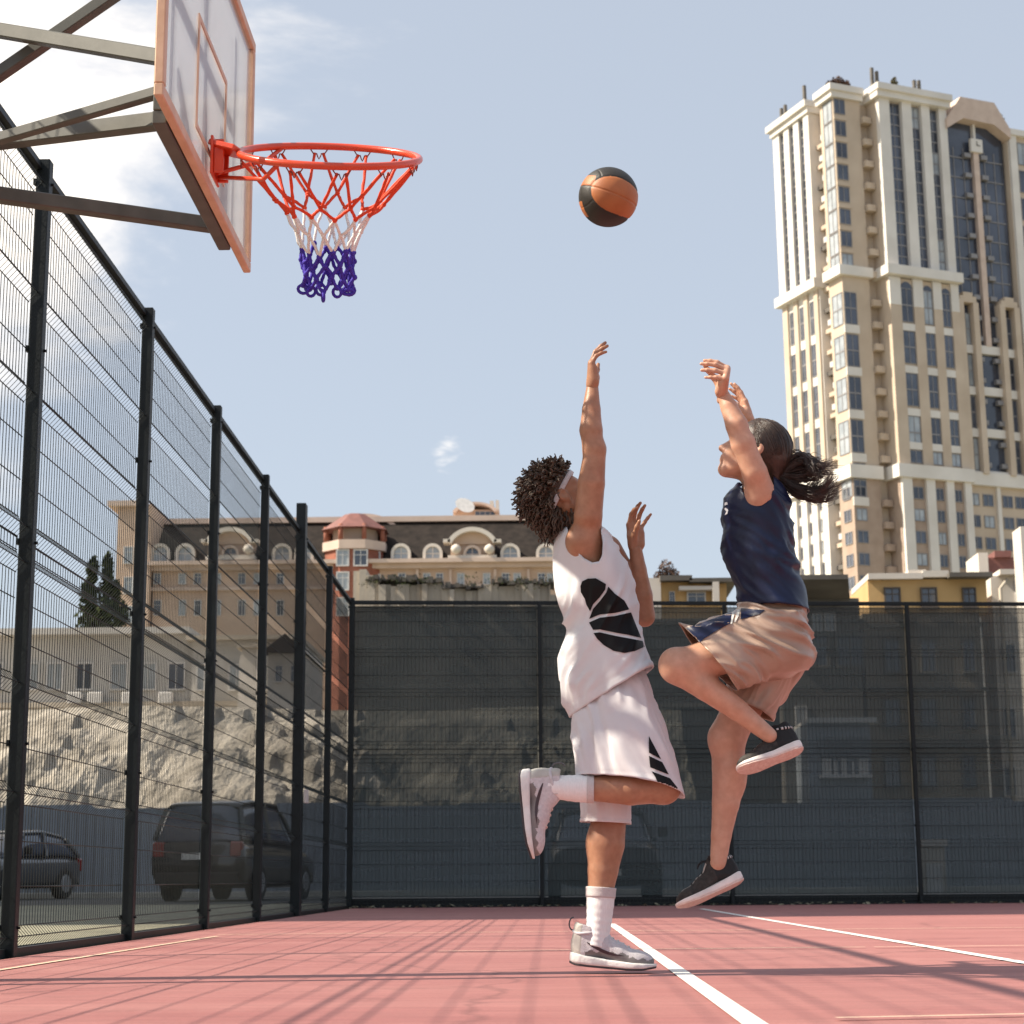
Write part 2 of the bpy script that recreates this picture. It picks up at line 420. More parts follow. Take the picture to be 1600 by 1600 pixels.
msp = nd(nt, 'ShaderNodeMapRange'); msp.inputs['From Min'].default_value = .3; msp.inputs['From Max'].default_value = .7; msp.inputs['To Min'].default_value = .82; msp.inputs['To Max'].default_value = 1.10; L(nsp.outputs['Fac'], msp.inputs['Value'])
mu3 = nd(nt, 'ShaderNodeMixRGB', blend_type='MULTIPLY'); mu3.inputs['Fac'].default_value = 1; L(mu2.outputs['Color'], mu3.inputs['Color1']); L(msp.outputs['Result'], mu3.inputs['Color2'])
L(mu3.outputs['Color'], b.inputs['Base Color']); b.inputs['Roughness'].default_value = .62
bp = nd(nt, 'ShaderNodeBump'); bp.inputs['Strength'].default_value = .5; bp.inputs['Distance'].default_value = .004; L(ng.outputs['Fac'], bp.inputs['Height']); L(bp.outputs['Normal'], b.inputs['Normal'])
cb = CORNER - BN*.10
court_poly = [(XF+.06, -4), (XF+.06, CORNER[1]-.10), tuple((cb+BD*26)[:2]), (26, -4)]
sheet('court_floor', court_poly, 0.0, m_court)
m_line = mat('white_line_paint', (.80, .78, .74), .6, var=.10, scale=14, bump=.2, bscale=200, detail=8)
m_line2 = mat('cream_line_paint', (.74, .56, .40), .6, var=.14, scale=9, bump=.2, bscale=200, detail=8)
def worn(m, c):
    nt = m.node_tree; L = nt.links.new; b = nt.nodes['Principled BSDF']; src = b.inputs['Base Color'].links[0].from_socket
    tc = nd(nt, 'ShaderNodeTexCoord'); n = nd(nt, 'ShaderNodeTexNoise'); n.inputs['Scale'].default_value = 26; n.inputs['Detail'].default_value = 9; n.inputs['Roughness'].default_value = .7; L(tc.outputs['Object'], n.inputs['Vector'])
    r = nd(nt, 'ShaderNodeMapRange'); r.inputs['From Min'].default_value = .56; r.inputs['From Max'].default_value = .70; r.inputs['To Max'].default_value = .75; L(n.outputs['Fac'], r.inputs['Value'])
    mx = nd(nt, 'ShaderNodeMixRGB'); mx.inputs['Color2'].default_value = c; L(r.outputs['Result'], mx.inputs['Fac']); L(src, mx.inputs['Color1']); L(mx.outputs['Color'], b.inputs['Base Color'])
worn(m_line, (.40, .20, .18, 1)); worn(m_line2, (.38, .17, .16, 1))
def line(pa, pb, w, m, z=.004):
    a = gnd(*pa); b_ = gnd(*pb); d = nrm(b_-a); s = np.array([d[1], -d[0], 0])*w/2
    o = sheet('court_line', [a-s, b_-s, b_+s, a+s], z, m); return o
line((955, 1444), (1185, 1606), .062, m_line)
line((1096, 1420.5), (1640, 1512), .062, m_line)
line((-60, 1526), (340, 1463.5), .03, m_line2)
line((340, 1461.2), (1700, 1449), .03, m_line2)
line((684, 1488.5), (1352, 1482), .022, m_line2, .008)
line((1366, 1482), (1700, 1478.5), .022, m_line2, .008)
line((1306, 1595), (1700, 1587), .022, m_line2, .008)
line((700, 1421.0), (1085, 1418.5), .03, m_line, .008)

# ------------------------------------------------------------------ welded-mesh fence
m_post = mat('fence_post_paint', (.0055, .009, .0105), .45, var=.25, scale=5, spec=.3, bump=.15, bscale=60)
m_wire = mat('fence_wire', (.008, .013, .013), .45, var=.2, scale=4)
m_bolt = mat('bolt_zinc', (.45, .45, .44), .35, metal=.8)
FH = 4.0
def panel_mesh(W=2.42):
    """two stacked panels of vertical wires, creased in V bands, with horizontal wires; local x along, y out of plane"""
    mb = MB(); BEND = .10; DEP = .045
    bands = []
    for z0 in (.03, 2.03): bands += [z0+.05, z0+.74, z0+1.27, z0+1.87]
    prof = []; hor = []
    for z0 in (.03, 2.03):
        ends = (z0, z0+1.945); prof.append((0, ends[0])) ; 
        for q in (.05, .74, 1.27, 1.87):
            zc = z0+q+.01; prof += [(0, zc-BEND/2), (-DEP, zc), (0, zc+BEND/2)]; hor += [(0, zc-BEND/2), (-DEP, zc), (0, zc+BEND/2)]
        for q in (.30, .52, .98, 1.50, 1.70): hor.append((0, z0+q))
        prof.append((0, ends[1])); hor += [(0, ends[0]+.004), (0, ends[1]-.004)]
    prof = sorted(set(prof), key=lambda t: t[1])
    n = int(W/.05); r = .0022
    for i in range(n+1):
        x = i*W/n
        # diamond-section wire
        rings = []
        for y, z in prof: rings.append([(x-r, y, z), (x, y-r, z), (x+r, y, z), (x, y+r, z)])
        mb.smooth = True; mb.loft(rings, False, False)
    for y, z in hor:
        mb.tube([(0, y-.005, z), (W, y-.005, z)], .0032, 5)
    return mb.mesh('mesh_panel')
PANEL = panel_mesh(); PANEL.materials.append(m_wire)
fence = thing('mesh_fence', (XF, Y1, 0), 'tall dark green welded mesh fence along the left side of the court', 'fence')
fence_b = thing('mesh_fence', CORNER, 'dark mesh fence with shade netting across the far end of the court', 'fence')
def add_panel(root, P, ang):
    o = bpy.data.objects.new('mesh_panel', PANEL); COL.objects.link(o); o.parent = root
    o.matrix_parent_inverse = WM(root).inverted(); o.location = Vector(P); o.rotation_euler = (0, 0, ang); return o
def post(root, P, ang, w=.07, d=.07, h=FH+.04, caps=True):
    mb = MB(); T = Matrix.Translation(Vector(P)) @ Matrix.Rotation(ang, 4, 'Z'); mb.box((-w/2, -d/2, -.02), (w/2, d/2, h), T, .004)
    for z in (.12, 1.0, 2.0, 3.0, 3.9):
        mb.box((-w/2-.006, d/2-.001-.0, z), (-w/2+.03, d/2+.012, z+.03), T)
        mb.tube([T @ Vector((w/2-.018, -d/2-.012, z+.015)), T @ Vector((w/2-.018, -d/2+.002, z+.015))], .008, 6)
    o = mb.build('post', m_post, root)
    return o
for i in range(-2, 6):
    y = Y1+2.5*i
    add_panel(fence, (XF-.045, y+.04, 0), R(90))
for i in range(-2, 7):
    if i == 4: post(fence, (XF, Y1+2.5*i, 0), R(90), .16, .10, FH+.28)
    else: post(fence, (XF, Y1+2.5*i, 0), R(90))
mb = MB(); mb.bar((XF-.03, Y1-5, FH), (XF-.03, CORNER[1], FH), .05, .04, bev=.003); mb.build('top_rail', m_post, fence)
mb = MB(); mb.bar((XF-.03, Y1-5, .012), (XF-.03, CORNER[1], .012), .06, .05); mb.build('bottom_rail', m_post, fence)
mb = MB(); T = Matrix.Translation(Vector((XF+.02, Y1+2.5*4+.42, 1.22)))
mb.box((0, -.09, -.07), (.03, .09, .07), T, .004); mb.build('lock_plate', mat('lock_plate_white', (.62, .56, .52), .5), fence)
# end fence: panels, posts, shade net behind the wires
for i in range(0, 8):
    P = CORNER+BD*(2.5*i+.04)+BN*.03
    add_panel(fence_b, P, BANG)
for i in range(1, 9):
    post(fence_b, CORNER+BD*2.5*i, BANG, .05, .06, FH)
a = CORNER+BN*0; mb = MB(); mb.bar(a+np.array([0, 0, FH-.02]), a+BD*20+np.array([0, 0, FH-.02]), .05, .05, bev=.003); mb.build('top_rail', m_post, fence_b)
mb = MB(); mb.bar(a+BN*.05+np.array([0, 0, .05]), a+BN*.05+BD*20+np.array([0, 0, .05]), .05, .14, bev=.003); mb.build('bottom_rail', m_post, fence_b)
m_net = bpy.data.materials.new('shade_net'); m_net.use_nodes = True; nt = m_net.node_tree; L = nt.links.new
b = nt.nodes['Principled BSDF']; b.inputs['Base Color'].default_value = (.058, .076, .076, 1); b.inputs['Roughness'].default_value = .8
out = nt.nodes['Material Output']; tr = nd(nt, 'ShaderNodeBsdfTransparent'); mx = nd(nt, 'ShaderNodeMixShader')
tc = nd(nt, 'ShaderNodeTexCoord'); mp = nd(nt, 'ShaderNodeMapping'); mp.inputs['Scale'].default_value = (.5, .5, 5); L(tc.outputs['Object'], mp.inputs['Vector'])
nn = nd(nt, 'ShaderNodeTexNoise'); nn.inputs['Scale'].default_value = 1.6; nn.inputs['Detail'].default_value = 6; L(mp.outputs['Vector'], nn.inputs['Vector'])
mr = nd(nt, 'ShaderNodeMapRange'); mr.inputs['From Min'].default_value = .3; mr.inputs['From Max'].default_value = .7; mr.inputs['To Min'].default_value = .745; mr.inputs['To Max'].default_value = .84
L(nn.outputs['Fac'], mr.inputs['Value']); L(mr.outputs['Result'], mx.inputs['Fac']); L(tr.outputs[0], mx.inputs[1]); L(b.outputs[0], mx.inputs[2]); L(mx.outputs[0], out.inputs['Surface'])
for i in range(0, 8):
    mb = MB(); mb.smooth = True; nx, nz = 26, 14; pts = []
    for k in range(nz+1):
        for j in range(nx+1):
            s = j/nx*2.44+.03; z = .13+k/nz*(FH-.19); sag = .012*noise.noise(Vector((s*1.3+i*9, z*2.2, 3)))
            pts.append(CORNER+BD*(2.5*i+s)+BN*(.06+sag)+np.array([0, 0, z]))
    mb.add(pts, [(k*(nx+1)+j, k*(nx+1)+j+1, (k+1)*(nx+1)+j+1, (k+1)*(nx+1)+j) for k in range(nz) for j in range(nx)])
    mb.build('shade_net', m_net, fence_b, fix=False)
# leaf litter blown against the foot of the end fence
m_leaf = mat('dry_leaf', (.20, .17, .10), .9, scale=30, col2=(.35, .33, .24))
mb = MB()
for i in range(420):
    s = rng.uniform(0, 16); q = CORNER+BD*s-BN*rng.uniform(.02, .16)+np.array([0, 0, .006+abs(rng.gauss(0, .012))]); a_ = rng.uniform(0, 6.28); l = rng.uniform(.02, .05)
    d = np.array([math.cos(a_), math.sin(a_), rng.uniform(-.3, .5)])*l; e = np.array([-math.sin(a_), math.cos(a_), rng.uniform(-.2, .4)])*l*.5
    mb.add([q-d, q+e, q+d, q-e], [(0, 1, 2, 3)])
tag(mb.build('fallen_leaves', m_leaf, None, fix=False), 'dry leaves blown along the foot of the far fence', kind='stuff')
# ------------------------------------------------------------------ basketball goal: board, arms, ring, net
XB = -1.252; YB0, YB1, ZB0, ZB1 = 5.585, 7.385, 2.90, 3.955; YC = (YB0+YB1)/2
def atX(px, py, X):
    d = ray(px, py); return CAM+d*(X/d[0])
m_olive = mat('olive_steel_paint', (.062, .061, .051), .42, scale=9, col2=(.098, .095, .080), bump=.04, bscale=14, spec=.5)
m_frame = mat('peach_frame_paint', (.56, .34, .22), .5, scale=14, col2=(.66, .43, .30), bump=.05, bscale=60)
m_red = mat('orange_red_enamel', (.62, .055, .018), .28, scale=12, col2=(.70, .075, .025), spec=.5, coat=.25, bump=.05, bscale=90)
m_panel = bpy.data.materials.new('board_acrylic'); m_panel.use_nodes = True; nt = m_panel.node_tree; L = nt.links.new
b = nt.nodes['Principled BSDF']; out = nt.nodes['Material Output']
b.inputs['Base Color'].default_value = (.52, .55, .60, 1); b.inputs['Roughness'].default_value = .06; b.inputs['Specular IOR Level'].default_value = .8
tr = nd(nt, 'ShaderNodeBsdfTransparent'); mx = nd(nt, 'ShaderNodeMixShader'); fr = nd(nt, 'ShaderNodeFresnel'); fr.inputs['IOR'].default_value = 1.22
tcn = nd(nt, 'ShaderNodeTexCoord'); nz = nd(nt, 'ShaderNodeTexNoise'); nz.inputs['Scale'].default_value = 3.5; nz.inputs['Detail'].default_value = 7; L(tcn.outputs['Object'], nz.inputs['Vector'])
mr = nd(nt, 'ShaderNodeMapRange'); mr.inputs['From Min'].default_value = .35; mr.inputs['From Max'].default_value = .75; mr.inputs['To Min'].default_value = .015; mr.inputs['To Max'].default_value = .06
L(nz.outputs['Fac'], mr.inputs['Value']); ad = nd(nt, 'ShaderNodeMath', operation='ADD', use_clamp=True); L(fr.outputs[0], ad.inputs[0]); L(mr.outputs['Result'], ad.inputs[1])
L(ad.outputs[0], mx.inputs['Fac']); L(tr.outputs[0], mx.inputs[1]); L(b.outputs[0], mx.inputs[2]); L(mx.outputs[0], out.inputs['Surface'])
goal = thing('basketball_goal', (-2.3, 6.9, 0), 'clear backboard in peach frame with orange rim and red, white and blue net', 'basketball hoop')
mb = MB(); fw_, ft = .045, .032
mb.box((XB-ft, YB0, ZB0), (XB, YB1, ZB0+fw_), bev=.004); mb.box((XB-ft, YB0, ZB1-fw_), (XB, YB1, ZB1), bev=.004)
mb.box((XB-ft, YB0, ZB0+fw_), (XB, YB0+fw_, ZB1-fw_), bev=.004); mb.box((XB-ft, YB1-fw_, ZB0+fw_), (XB, YB1, ZB1-fw_), bev=.004)
fr_o = mb.build('board_frame', m_frame, goal)
mb = MB(); mb.box((XB-.022, YB0+fw_, ZB0+fw_), (XB-.014, YB1-fw_, ZB1-fw_)); mb.build('board_panel', m_panel, goal)
mb = MB(); tz0 = 3.05; tw, th, lw = .59, .45, .022
for lo, hi in (((YC-tw/2, tz0), (YC+tw/2, tz0+lw)), ((YC-tw/2, tz0+th-lw), (YC+tw/2, tz0+th)), ((YC-tw/2, tz0+lw), (YC-tw/2+lw, tz0+th-lw)), ((YC+tw/2-lw, tz0+lw), (YC+tw/2, tz0+th-lw))):
    mb.box((XB-.0135, lo[0], lo[1]), (XB-.009, hi[0], hi[1]))
mb.build('target_rectangle', m_frame, goal)
# steel back frame and the arms
mb = MB(); xb = XB-ft-.028
mb.bar((xb, YB0+.22, ZB0+.02), (xb, YB1-.30, ZB0+.02), .05, .05, bev=.004)
for yy in (YB0+.24, YC-.06, YB1-.32): mb.bar((xb, yy, ZB0+.045), (xb, yy, ZB1-.1), .045, .045, bev=.004)
mb.bar((xb, YB0+.27, ZB0+.55), (xb, YB1-.35, ZB0+.55), .04, .04, bev=.004)
mb.build('back_frame', m_olive, goal)
def arm(p0, p1, Xa, Xb, w):
    """steel tube from the board (photo px p0 at plane Xa) out past the left edge (p1 extrapolated to plane Xb)"""
    a = atX(*p0, Xa)
    for t in range(0, 400):
        f = 1+t*.01; q = (p0[0]+(p1[0]-p0[0])*f, p0[1]+(p1[1]-p0[1])*f); b_ = atX(*q, Xb)
        if q[0] < -70: break
    mb = MB(); mb.bar(a, b_, w, w, bev=.004); o = mb.build('support_arm', m_olive, goal); return b_
xe = xb-.02; ends = []
ends.append(arm((267, 187), (0, 220), xe, -2.28, .056))
ends.append(arm((347, 354), (0, 305), xe, -2.28, .056))
ends.append(arm((256, 91), (0, 48), xe, -2.30, .052))
ends.append(arm((256, 142), (36, 206), xe-.01, -2.20, .038))
ends.append(arm((300, -92), (0, 115), xe, -2.26, .046))
mb = MB(); mb.box((-2.40, 6.62, 0), (-2.26, 6.80, 4.3), bev=.006); mb.build('pole', m_olive, goal)
mb = MB()
for e in ends: mb.bar((-2.33, 6.71, e[2]+.02), (e[0], e[1], e[2]), .07, .07, bev=.004)
mb.build('pole_bracket', m_olive, goal)
# ring, tipped towards the camera as the photo shows it
RC = at(515.5, 243.5, YC); pm = ppm(RC); vd = nrm(RC-CAM)
e1 = nrm(np.cross(vd, [0, 0, 1])); up_ = np.cross(e1, vd); el = R(6.2)
RN = nrm(up_*math.cos(el)-vd*math.sin(el)); e2 = np.cross(RN, e1)          # e2 points away from the camera
RR = 139.5/pm; rt_ = 5.8/pm
ringp = lambda a, r=RR, d=0.0: RC+e1*(math.cos(a)*r)+e2*(math.sin(a)*r)-RN*d
mb = MB(); mb.tube([ringp(2*math.pi*i/96) for i in range(96)], rt_, 14, closed=True)
rim = mb.build('rim', m_red, goal)
mb = MB()
pT, pB = atX(341, 238, XB+.004), atX(344, 302, XB+.004)
mb.box((XB+.001, YC-.075, pB[2]), (XB+.012, YC+.075, pT[2]+.01), bev=.003)
for sy in (-.06, .045): mb.box((XB+.012, YC+sy, pB[2]+.01), (XB+.05, YC+sy+.012, pT[2]), bev=.003)
L0 = ringp(math.pi); tp = np.array([XB+.012, YC, pT[2]-.008])
mb.bar(tp, L0+e1*.01, .13, .022, bev=.004)
mb.build('bracket', m_red, rim)
mb = MB(); base = np.array([XB+.02, YC, pB[2]+.02])
for sgn in (-1, 1):
    q = ringp(math.pi-sgn*.98, RR-.004, .006); mid = base+(q-base)*.76-RN*(.045 if sgn < 0 else .02)
    q1 = base+(mid-base)*.98
    mb.tube([base+np.array([0, -sgn*.02, 0]), q1, mid, mid+(q-mid)*.12, q], .0085, 8)
mb.build('brace', m_red, rim)
# hooks and net
m_hook = mat('hook_wire', (.22, .035, .02), .4, scale=20)
NH = 12; mb = MB(); A0 = .13
for k in range(NH):
    a = A0+2*math.pi*k/NH; pts = []
    for i in range(15):
        t = (i/14-.5); aa = a+t*.20; dd = .012+.026*(1-(2*t)**2)+.010*math.cos(t*6*math.pi)*(abs(t) < .34)
        pts.append(ringp(aa, RR-.004, dd*1.05))
    mb.tube(pts, .0026, 5)
mb.build('net_hook', m_hook, rim)
def cord_mat(n, c, c2): return mat(n, c, .75, scale=160, col2=c2, bump=.6, bscale=220, bdist=.003)
m_no, m_nw, m_nb = cord_mat('net_cord_orange', (.66, .045, .012), (.80, .085, .02)), cord_mat('net_cord_white', (.72, .72, .70), (.86, .86, .85)), cord_mat('net_cord_blue', (.035, .018, .30), (.06, .03, .48))
lev = [(12, 138), (70, 87), (89, 67), (118, 52), (148, 42), (167, 40.5), (186, 40), (204, 39)]
def node(l, k, jit=0.0):
    d, r = lev[l]; off = .5 if l % 2 else 0.0
    rr_ = random.Random(l*100+(k % NH)); a = A0+2*math.pi*(k+off)/NH
    j = 0 if l < 1 else (2.0 if l < 4 else 5.0)
    return ringp(a+(rr_.uniform(-1, 1)*j*.012), (r+rr_.uniform(-j, j))/pm, (d+rr_.uniform(-j, j))/pm)
net_parts = []
for lo, hi, m, rad in ((0, 2, m_no, .0062), (2, 4, m_nw, .0058), (4, 7, m_nb, .0070)):
    mb = MB()
    for l in range(lo, hi):
        for k in range(NH):
            for s in (0, 1):
                a = node(l, k); kk = (k+s-1) if l % 2 == 0 else (k+s); b_ = node(l+1, kk)
                if l == 0: a = a + e1*0 + (ringp(A0+2*math.pi*k/NH+(.05 if s else -.05), RR-.006, .028)-a)
                rr_ = random.Random(l*977+k*31+s); pts = []
                sag = rr_.uniform(-.010, .010) if l > 0 else rr_.uniform(-.004, .004)
                for i in range(8):
                    t = i/7; w = math.sin(t*math.pi)
                    pts.append(a+(b_-a)*t+nrm(a-RC+RN*1e-3)*w*sag+np.array([rr_.uniform(-1, 1), rr_.uniform(-1, 1), 0])*.0014*w)
                mb.tube(pts, [rad*(1+.12*math.sin(i*2.4+k)) for i in range(8)], 7)
    # knots
    for l in range(max(1, lo), hi+(1 if hi == 7 else 1)):
        for k in range(NH):
            c = node(l, k); d_ = nrm(RN+.2*e1)
            mb.tube([c+d_*rad*1.5, c+d_*rad*.5, c-d_*rad*.5, c-d_*rad*1.5], [rad*.9, rad*1.6, rad*1.6, rad*.9], 7)
    if hi == 7:   # loose loops at the foot of the net
        for k in range(NH):
            rr_ = random.Random(k+5); c = node(7, k); w = .016+rr_.random()*.01; h_ = .018+rr_.random()*.026; t_ = nrm(e1*math.cos(k)+e2*math.sin(k))
            mb.tube([c+t_*(w*math.sin(q))-RN*(h_*(.5-.5*math.cos(q))) for q in [2*math.pi*i/12 for i in range(12)]], rad*.9, 6, closed=True)
    if not net_parts: net_parts.append(mb.build('net', m, goal))
    else: net_parts.append(mb.build('net_section', m, net_parts[0]))

# ------------------------------------------------------------------ the ball
BC = at(950.5, 308, 7.3); br = 46.5/ppm(BC); vdb = nrm(BC-CAM); bx = nrm(np.cross(vdb, [0, 0, 1])); bu = np.cross(bx, vdb)
def bdir(x, y):
    z = math.sqrt(max(0, 1-x*x-y*y)); return bx*x+bu*y-vdb*z
cL = bdir(.34, .06); tL = nrm(bdir(.92, -.30)-bdir(-.57, .38)); tL = nrm(tL-cL*(tL@cL)); gL = np.cross(cL, tL)
nu, nv = 240, 120; mb = MB(); mb.smooth = True
P = []
for j in range(nv+1):
    th_ = math.pi*j/nv
    for i in range(nu):
        ph = 2*math.pi*i/nu; P.append((math.sin(th_)*math.cos(ph), math.sin(th_)*math.sin(ph), math.cos(th_)))
P = np.array(P)
def bmask(P):
    c, t, g = P@cL, P@tL, P@gL
    q = np.sqrt((g/.60)**2+(np.minimum(t+.06, 0)/.79)**2+(np.maximum(t+.06, 0)/1.4)**2)
    q = np.where(c > -.15, q, 9)
    return c, t, g, q
c, t, g, q = bmask(P)
groove = np.exp(-(g/.022)**2)*(c > -.3)*.75 + np.exp(-((q-1)*.75/.03)**2)*.8 + np.exp(-((t+.93*np.sqrt(np.maximum(0, 1-g*g)))/.03)**2)*.0
groove += np.exp(-((t+.62+.25*g*g)/.018)**2)*(q > 1.05)*.5
PW = P*(1-.030*np.minimum(groove, 1)[:, None])*br
mb.v = [tuple(p) for p in PW]
for j in range(nv):
    for i in range(nu):
        a = j*nu+i; b_ = j*nu+(i+1) % nu; f = (a, a+nu, b_+nu, b_)
        cc = nrm(P[list(f)].mean(0))[None]; c_, t_, g_, q_ = bmask(cc)
        black = q_[0] > 1.0 and not (t_[0] < -.80 and .02 < g_[0] < .40) and not (c_[0] < .12 and g_[0] < -.50 and t_[0] < -.45)
        mb.cur = 1 if black else 0; mb.face(f)
m_b1 = mat('ball_tan_leather', (.33, .10, .027), .5, scale=9, col2=(.44, .155, .05), bump=.5, bscale=420, bdist=.002, detail=6)
m_b2 = mat('ball_black_leather', (.010, .008, .006), .5, scale=9, col2=(.026, .021, .015), bump=.5, bscale=420, bdist=.002, detail=6)
ball = mb.build('basketball', [m_b1, m_b2]); ball.location = Vector(BC)
tag(ball, 'tan and black basketball hanging in mid air between the hoop and the raised hands', 'ball')
# ------------------------------------------------------------------ people: shared builders
def skin(name, c1, c2, blush):
    m = mat(name, c1, .42, scale=34, col2=c2, bump=.30, bscale=420, bdist=.002, sss=.12, detail=9); nt = m.node_tree; L = nt.links.new; b = nt.nodes['Principled BSDF']; src = b.inputs['Base Color'].links[0].from_socket
    tc = nd(nt, 'ShaderNodeTexCoord'); n = nd(nt, 'ShaderNodeTexNoise'); n.inputs['Scale'].default_value = 9; n.inputs['Detail'].default_value = 7; n.inputs['Roughness'].default_value = .65; L(tc.outputs['Object'], n.inputs['Vector'])
    r = nd(nt, 'ShaderNodeMapRange'); r.inputs['From Min'].default_value = .48; r.inputs['From Max'].default_value = .72; r.inputs['To Max'].default_value = .55; L(n.outputs['Fac'], r.inputs['Value'])
    mx = nd(nt, 'ShaderNodeMixRGB'); mx.inputs['Color2'].default_value = (*blush, 1); L(r.outputs['Result'], mx.inputs['Fac']); L(src, mx.inputs['Color1']); L(mx.outputs['Color'], b.inputs['Base Color'])
    rr = nd(nt, 'ShaderNodeMapRange'); rr.inputs['To Min'].default_value = .30; rr.inputs['To Max'].default_value = .58; L(n.outputs['Fac'], rr.inputs['Value']); L(rr.outputs['Result'], b.inputs['Roughness']); return m
m_skin1 = skin('skin_brown', (.33, .160, .092), (.42, .215, .130), (.30, .120, .070)); m_skin2 = skin('skin_tan', (.50, .275, .185), (.60, .345, .240), (.47, .215, .135))
def fabric(name, c, c2=None, rough=.75, sheen=.3, bump=.35, bscale=900, **k): return mat(name, c, rough, scale=5, col2=c2 or tuple(x*1.06 for x in c), bump=bump, bscale=bscale, bdist=.002, sheen=sheen, **k)
m_white = fabric('white_jersey_cloth', (.60, .61, .64), (.68, .69, .715)); m_whsh = fabric('white_shorts_cloth', (.60, .585, .61), (.67, .655, .68)); m_ink = mat('black_print', (.0045, .0045, .006), .55, scale=5, spec=.2)
m_sock = mat('white_sock_knit', (.74, .73, .73), .85, scale=260, col2=(.82, .81, .81), bump=.6, bscale=240, bdist=.002, stretch=(1, 1, .15))
m_sockb = mat('grey_sock_band', (.48, .44, .44), .85, scale=300, col2=(.60, .56, .56), bump=.6, bscale=240, bdist=.002)
m_hair1 = mat('dark_brown_curls', (.030, .018, .012), .5, scale=45, col2=(.105, .064, .040), bump=.7, bscale=260, bdist=.004, stretch=(1, 1, 1))
m_hair2 = mat('dark_brown_hair', (.020, .011, .008), .36, scale=60, col2=(.050, .027, .018), bump=.4, bscale=500, bdist=.002, spec=.6)
m_navy = mat('navy_satin', (.0032, .0065, .030), .40, scale=6, col2=(.0050, .010, .044), bump=.2, bscale=900, bdist=.001, spec=.35)
m_tan = mat('tan_satin', (.355, .245, .185), .33, scale=6, col2=(.415, .29, .22), bump=.2, bscale=900, bdist=.001, spec=.6)
m_eye = mat('eye_white', (.75, .73, .70), .15, scale=4); m_iris = mat('eye_iris', (.03, .015, .008), .1, scale=50)

class Rig:
    """photo-pixel + depth -> world, for one figure standing around depth Y0"""
    def __init__(s, Y0): s.Y0 = Y0
    def p(s, x, y, d=0.0): return at(x, y, s.Y0+d)
    def r(s, px, at_=(900, 900)): return px/ppm(s.p(*at_))
    def chain(s, S, pts, k=.02):
        for a, b in zip(pts, pts[1:]):
            S.cone(s.p(*a[:3]), s.p(*b[:3]), s.r(a[3], a[:2]), s.r(b[3], b[:2]), k if a is pts[0] else .006)

def hand_sdf(wrist, d, pal, th, size=1.0, curl=(25, 30, 20), spread=6, curls=None, thumb=(35, 20, 25), wr=.024, spreads=None):
    """palm + five separate fingers; d along the palm, pal = side the palm faces, th = thumb side"""
    d = nrm(d); pal = nrm(np.asarray(pal)-d*(np.asarray(pal)@d)); t0 = np.cross(d, pal); th = t0 if t0@np.asarray(th) > 0 else -t0
    S = SDF(); w = np.asarray(wrist, float); z = size
    S.cone(w-d*.030*z, w+d*.012*z, wr*z*.70, wr*z*.90, .01, flat=pal, ratio=1.25)
    offs = [.028, .0095, -.0095, -.027]; lens = [(.043, .026, .021), (.047, .030, .022), (.043, .028, .021), (.034, .021, .019)]
    kn = [.092, .096, .091, .082]
    for i in range(4):
        k_ = w+(d*kn[i]+th*offs[i]-pal*.004)*z
        S.cone(w+(d*.006+th*offs[i]*.45)*z, k_, .0165*z, .0125*z, .016*z, flat=pal, ratio=1.0)
    S.ell(w+(d*.045+th*.022+pal*.010)*z, (.017*z, .017*z, .017*z), k=.02*z); S.cone(w+(d*.02-th*.020+pal*.009)*z, w+(d*.06-th*.022+pal*.006)*z, .014*z, .012*z, .018*z)
    sp = spreads or [spread*1.2, spread*.3, -spread*.4, -spread*1.4]
    for i in range(4):
        c = (curls[i] if curls else curl); p = w+(d*kn[i]+th*offs[i]-pal*.004)*z; a = 0.0
        base = nrm(d*math.cos(R(sp[i]))+th*math.sin(R(sp[i]))); rad = [.0098, .0088, .0078, .0062] if i < 3 else [.0086, .0076, .0067, .0055]
        for j in range(3):
            a += R(c[j]); dd = base*math.cos(a)+pal*math.sin(a); q = p+dd*lens[i][j]*z
            S.cone(p, q, rad[j]*z, rad[j+1]*z, .0045*z); p = q
    p = w+(d*.018+th*.020+pal*.008)*z; ang = R(thumb[0]); pa = R(thumb[1])
    dd = nrm(d*math.cos(ang)+th*math.sin(ang)); dd = nrm(dd*math.cos(pa)+pal*math.sin(pa))
    for j, (l, r0, r1) in enumerate(((.042, .0150, .0112), (.032, .0108, .0098), (.026, .0098, .0070))):
        q = p+dd*l*z; S.cone(p, q, r0*z, r1*z, .008*z if j else .016*z); p = q
        bend = R(thumb[2])*.7; dd = nrm(dd*math.cos(bend)+nrm(d*.8-th*.5+pal*.4)*math.sin(bend))
    return S

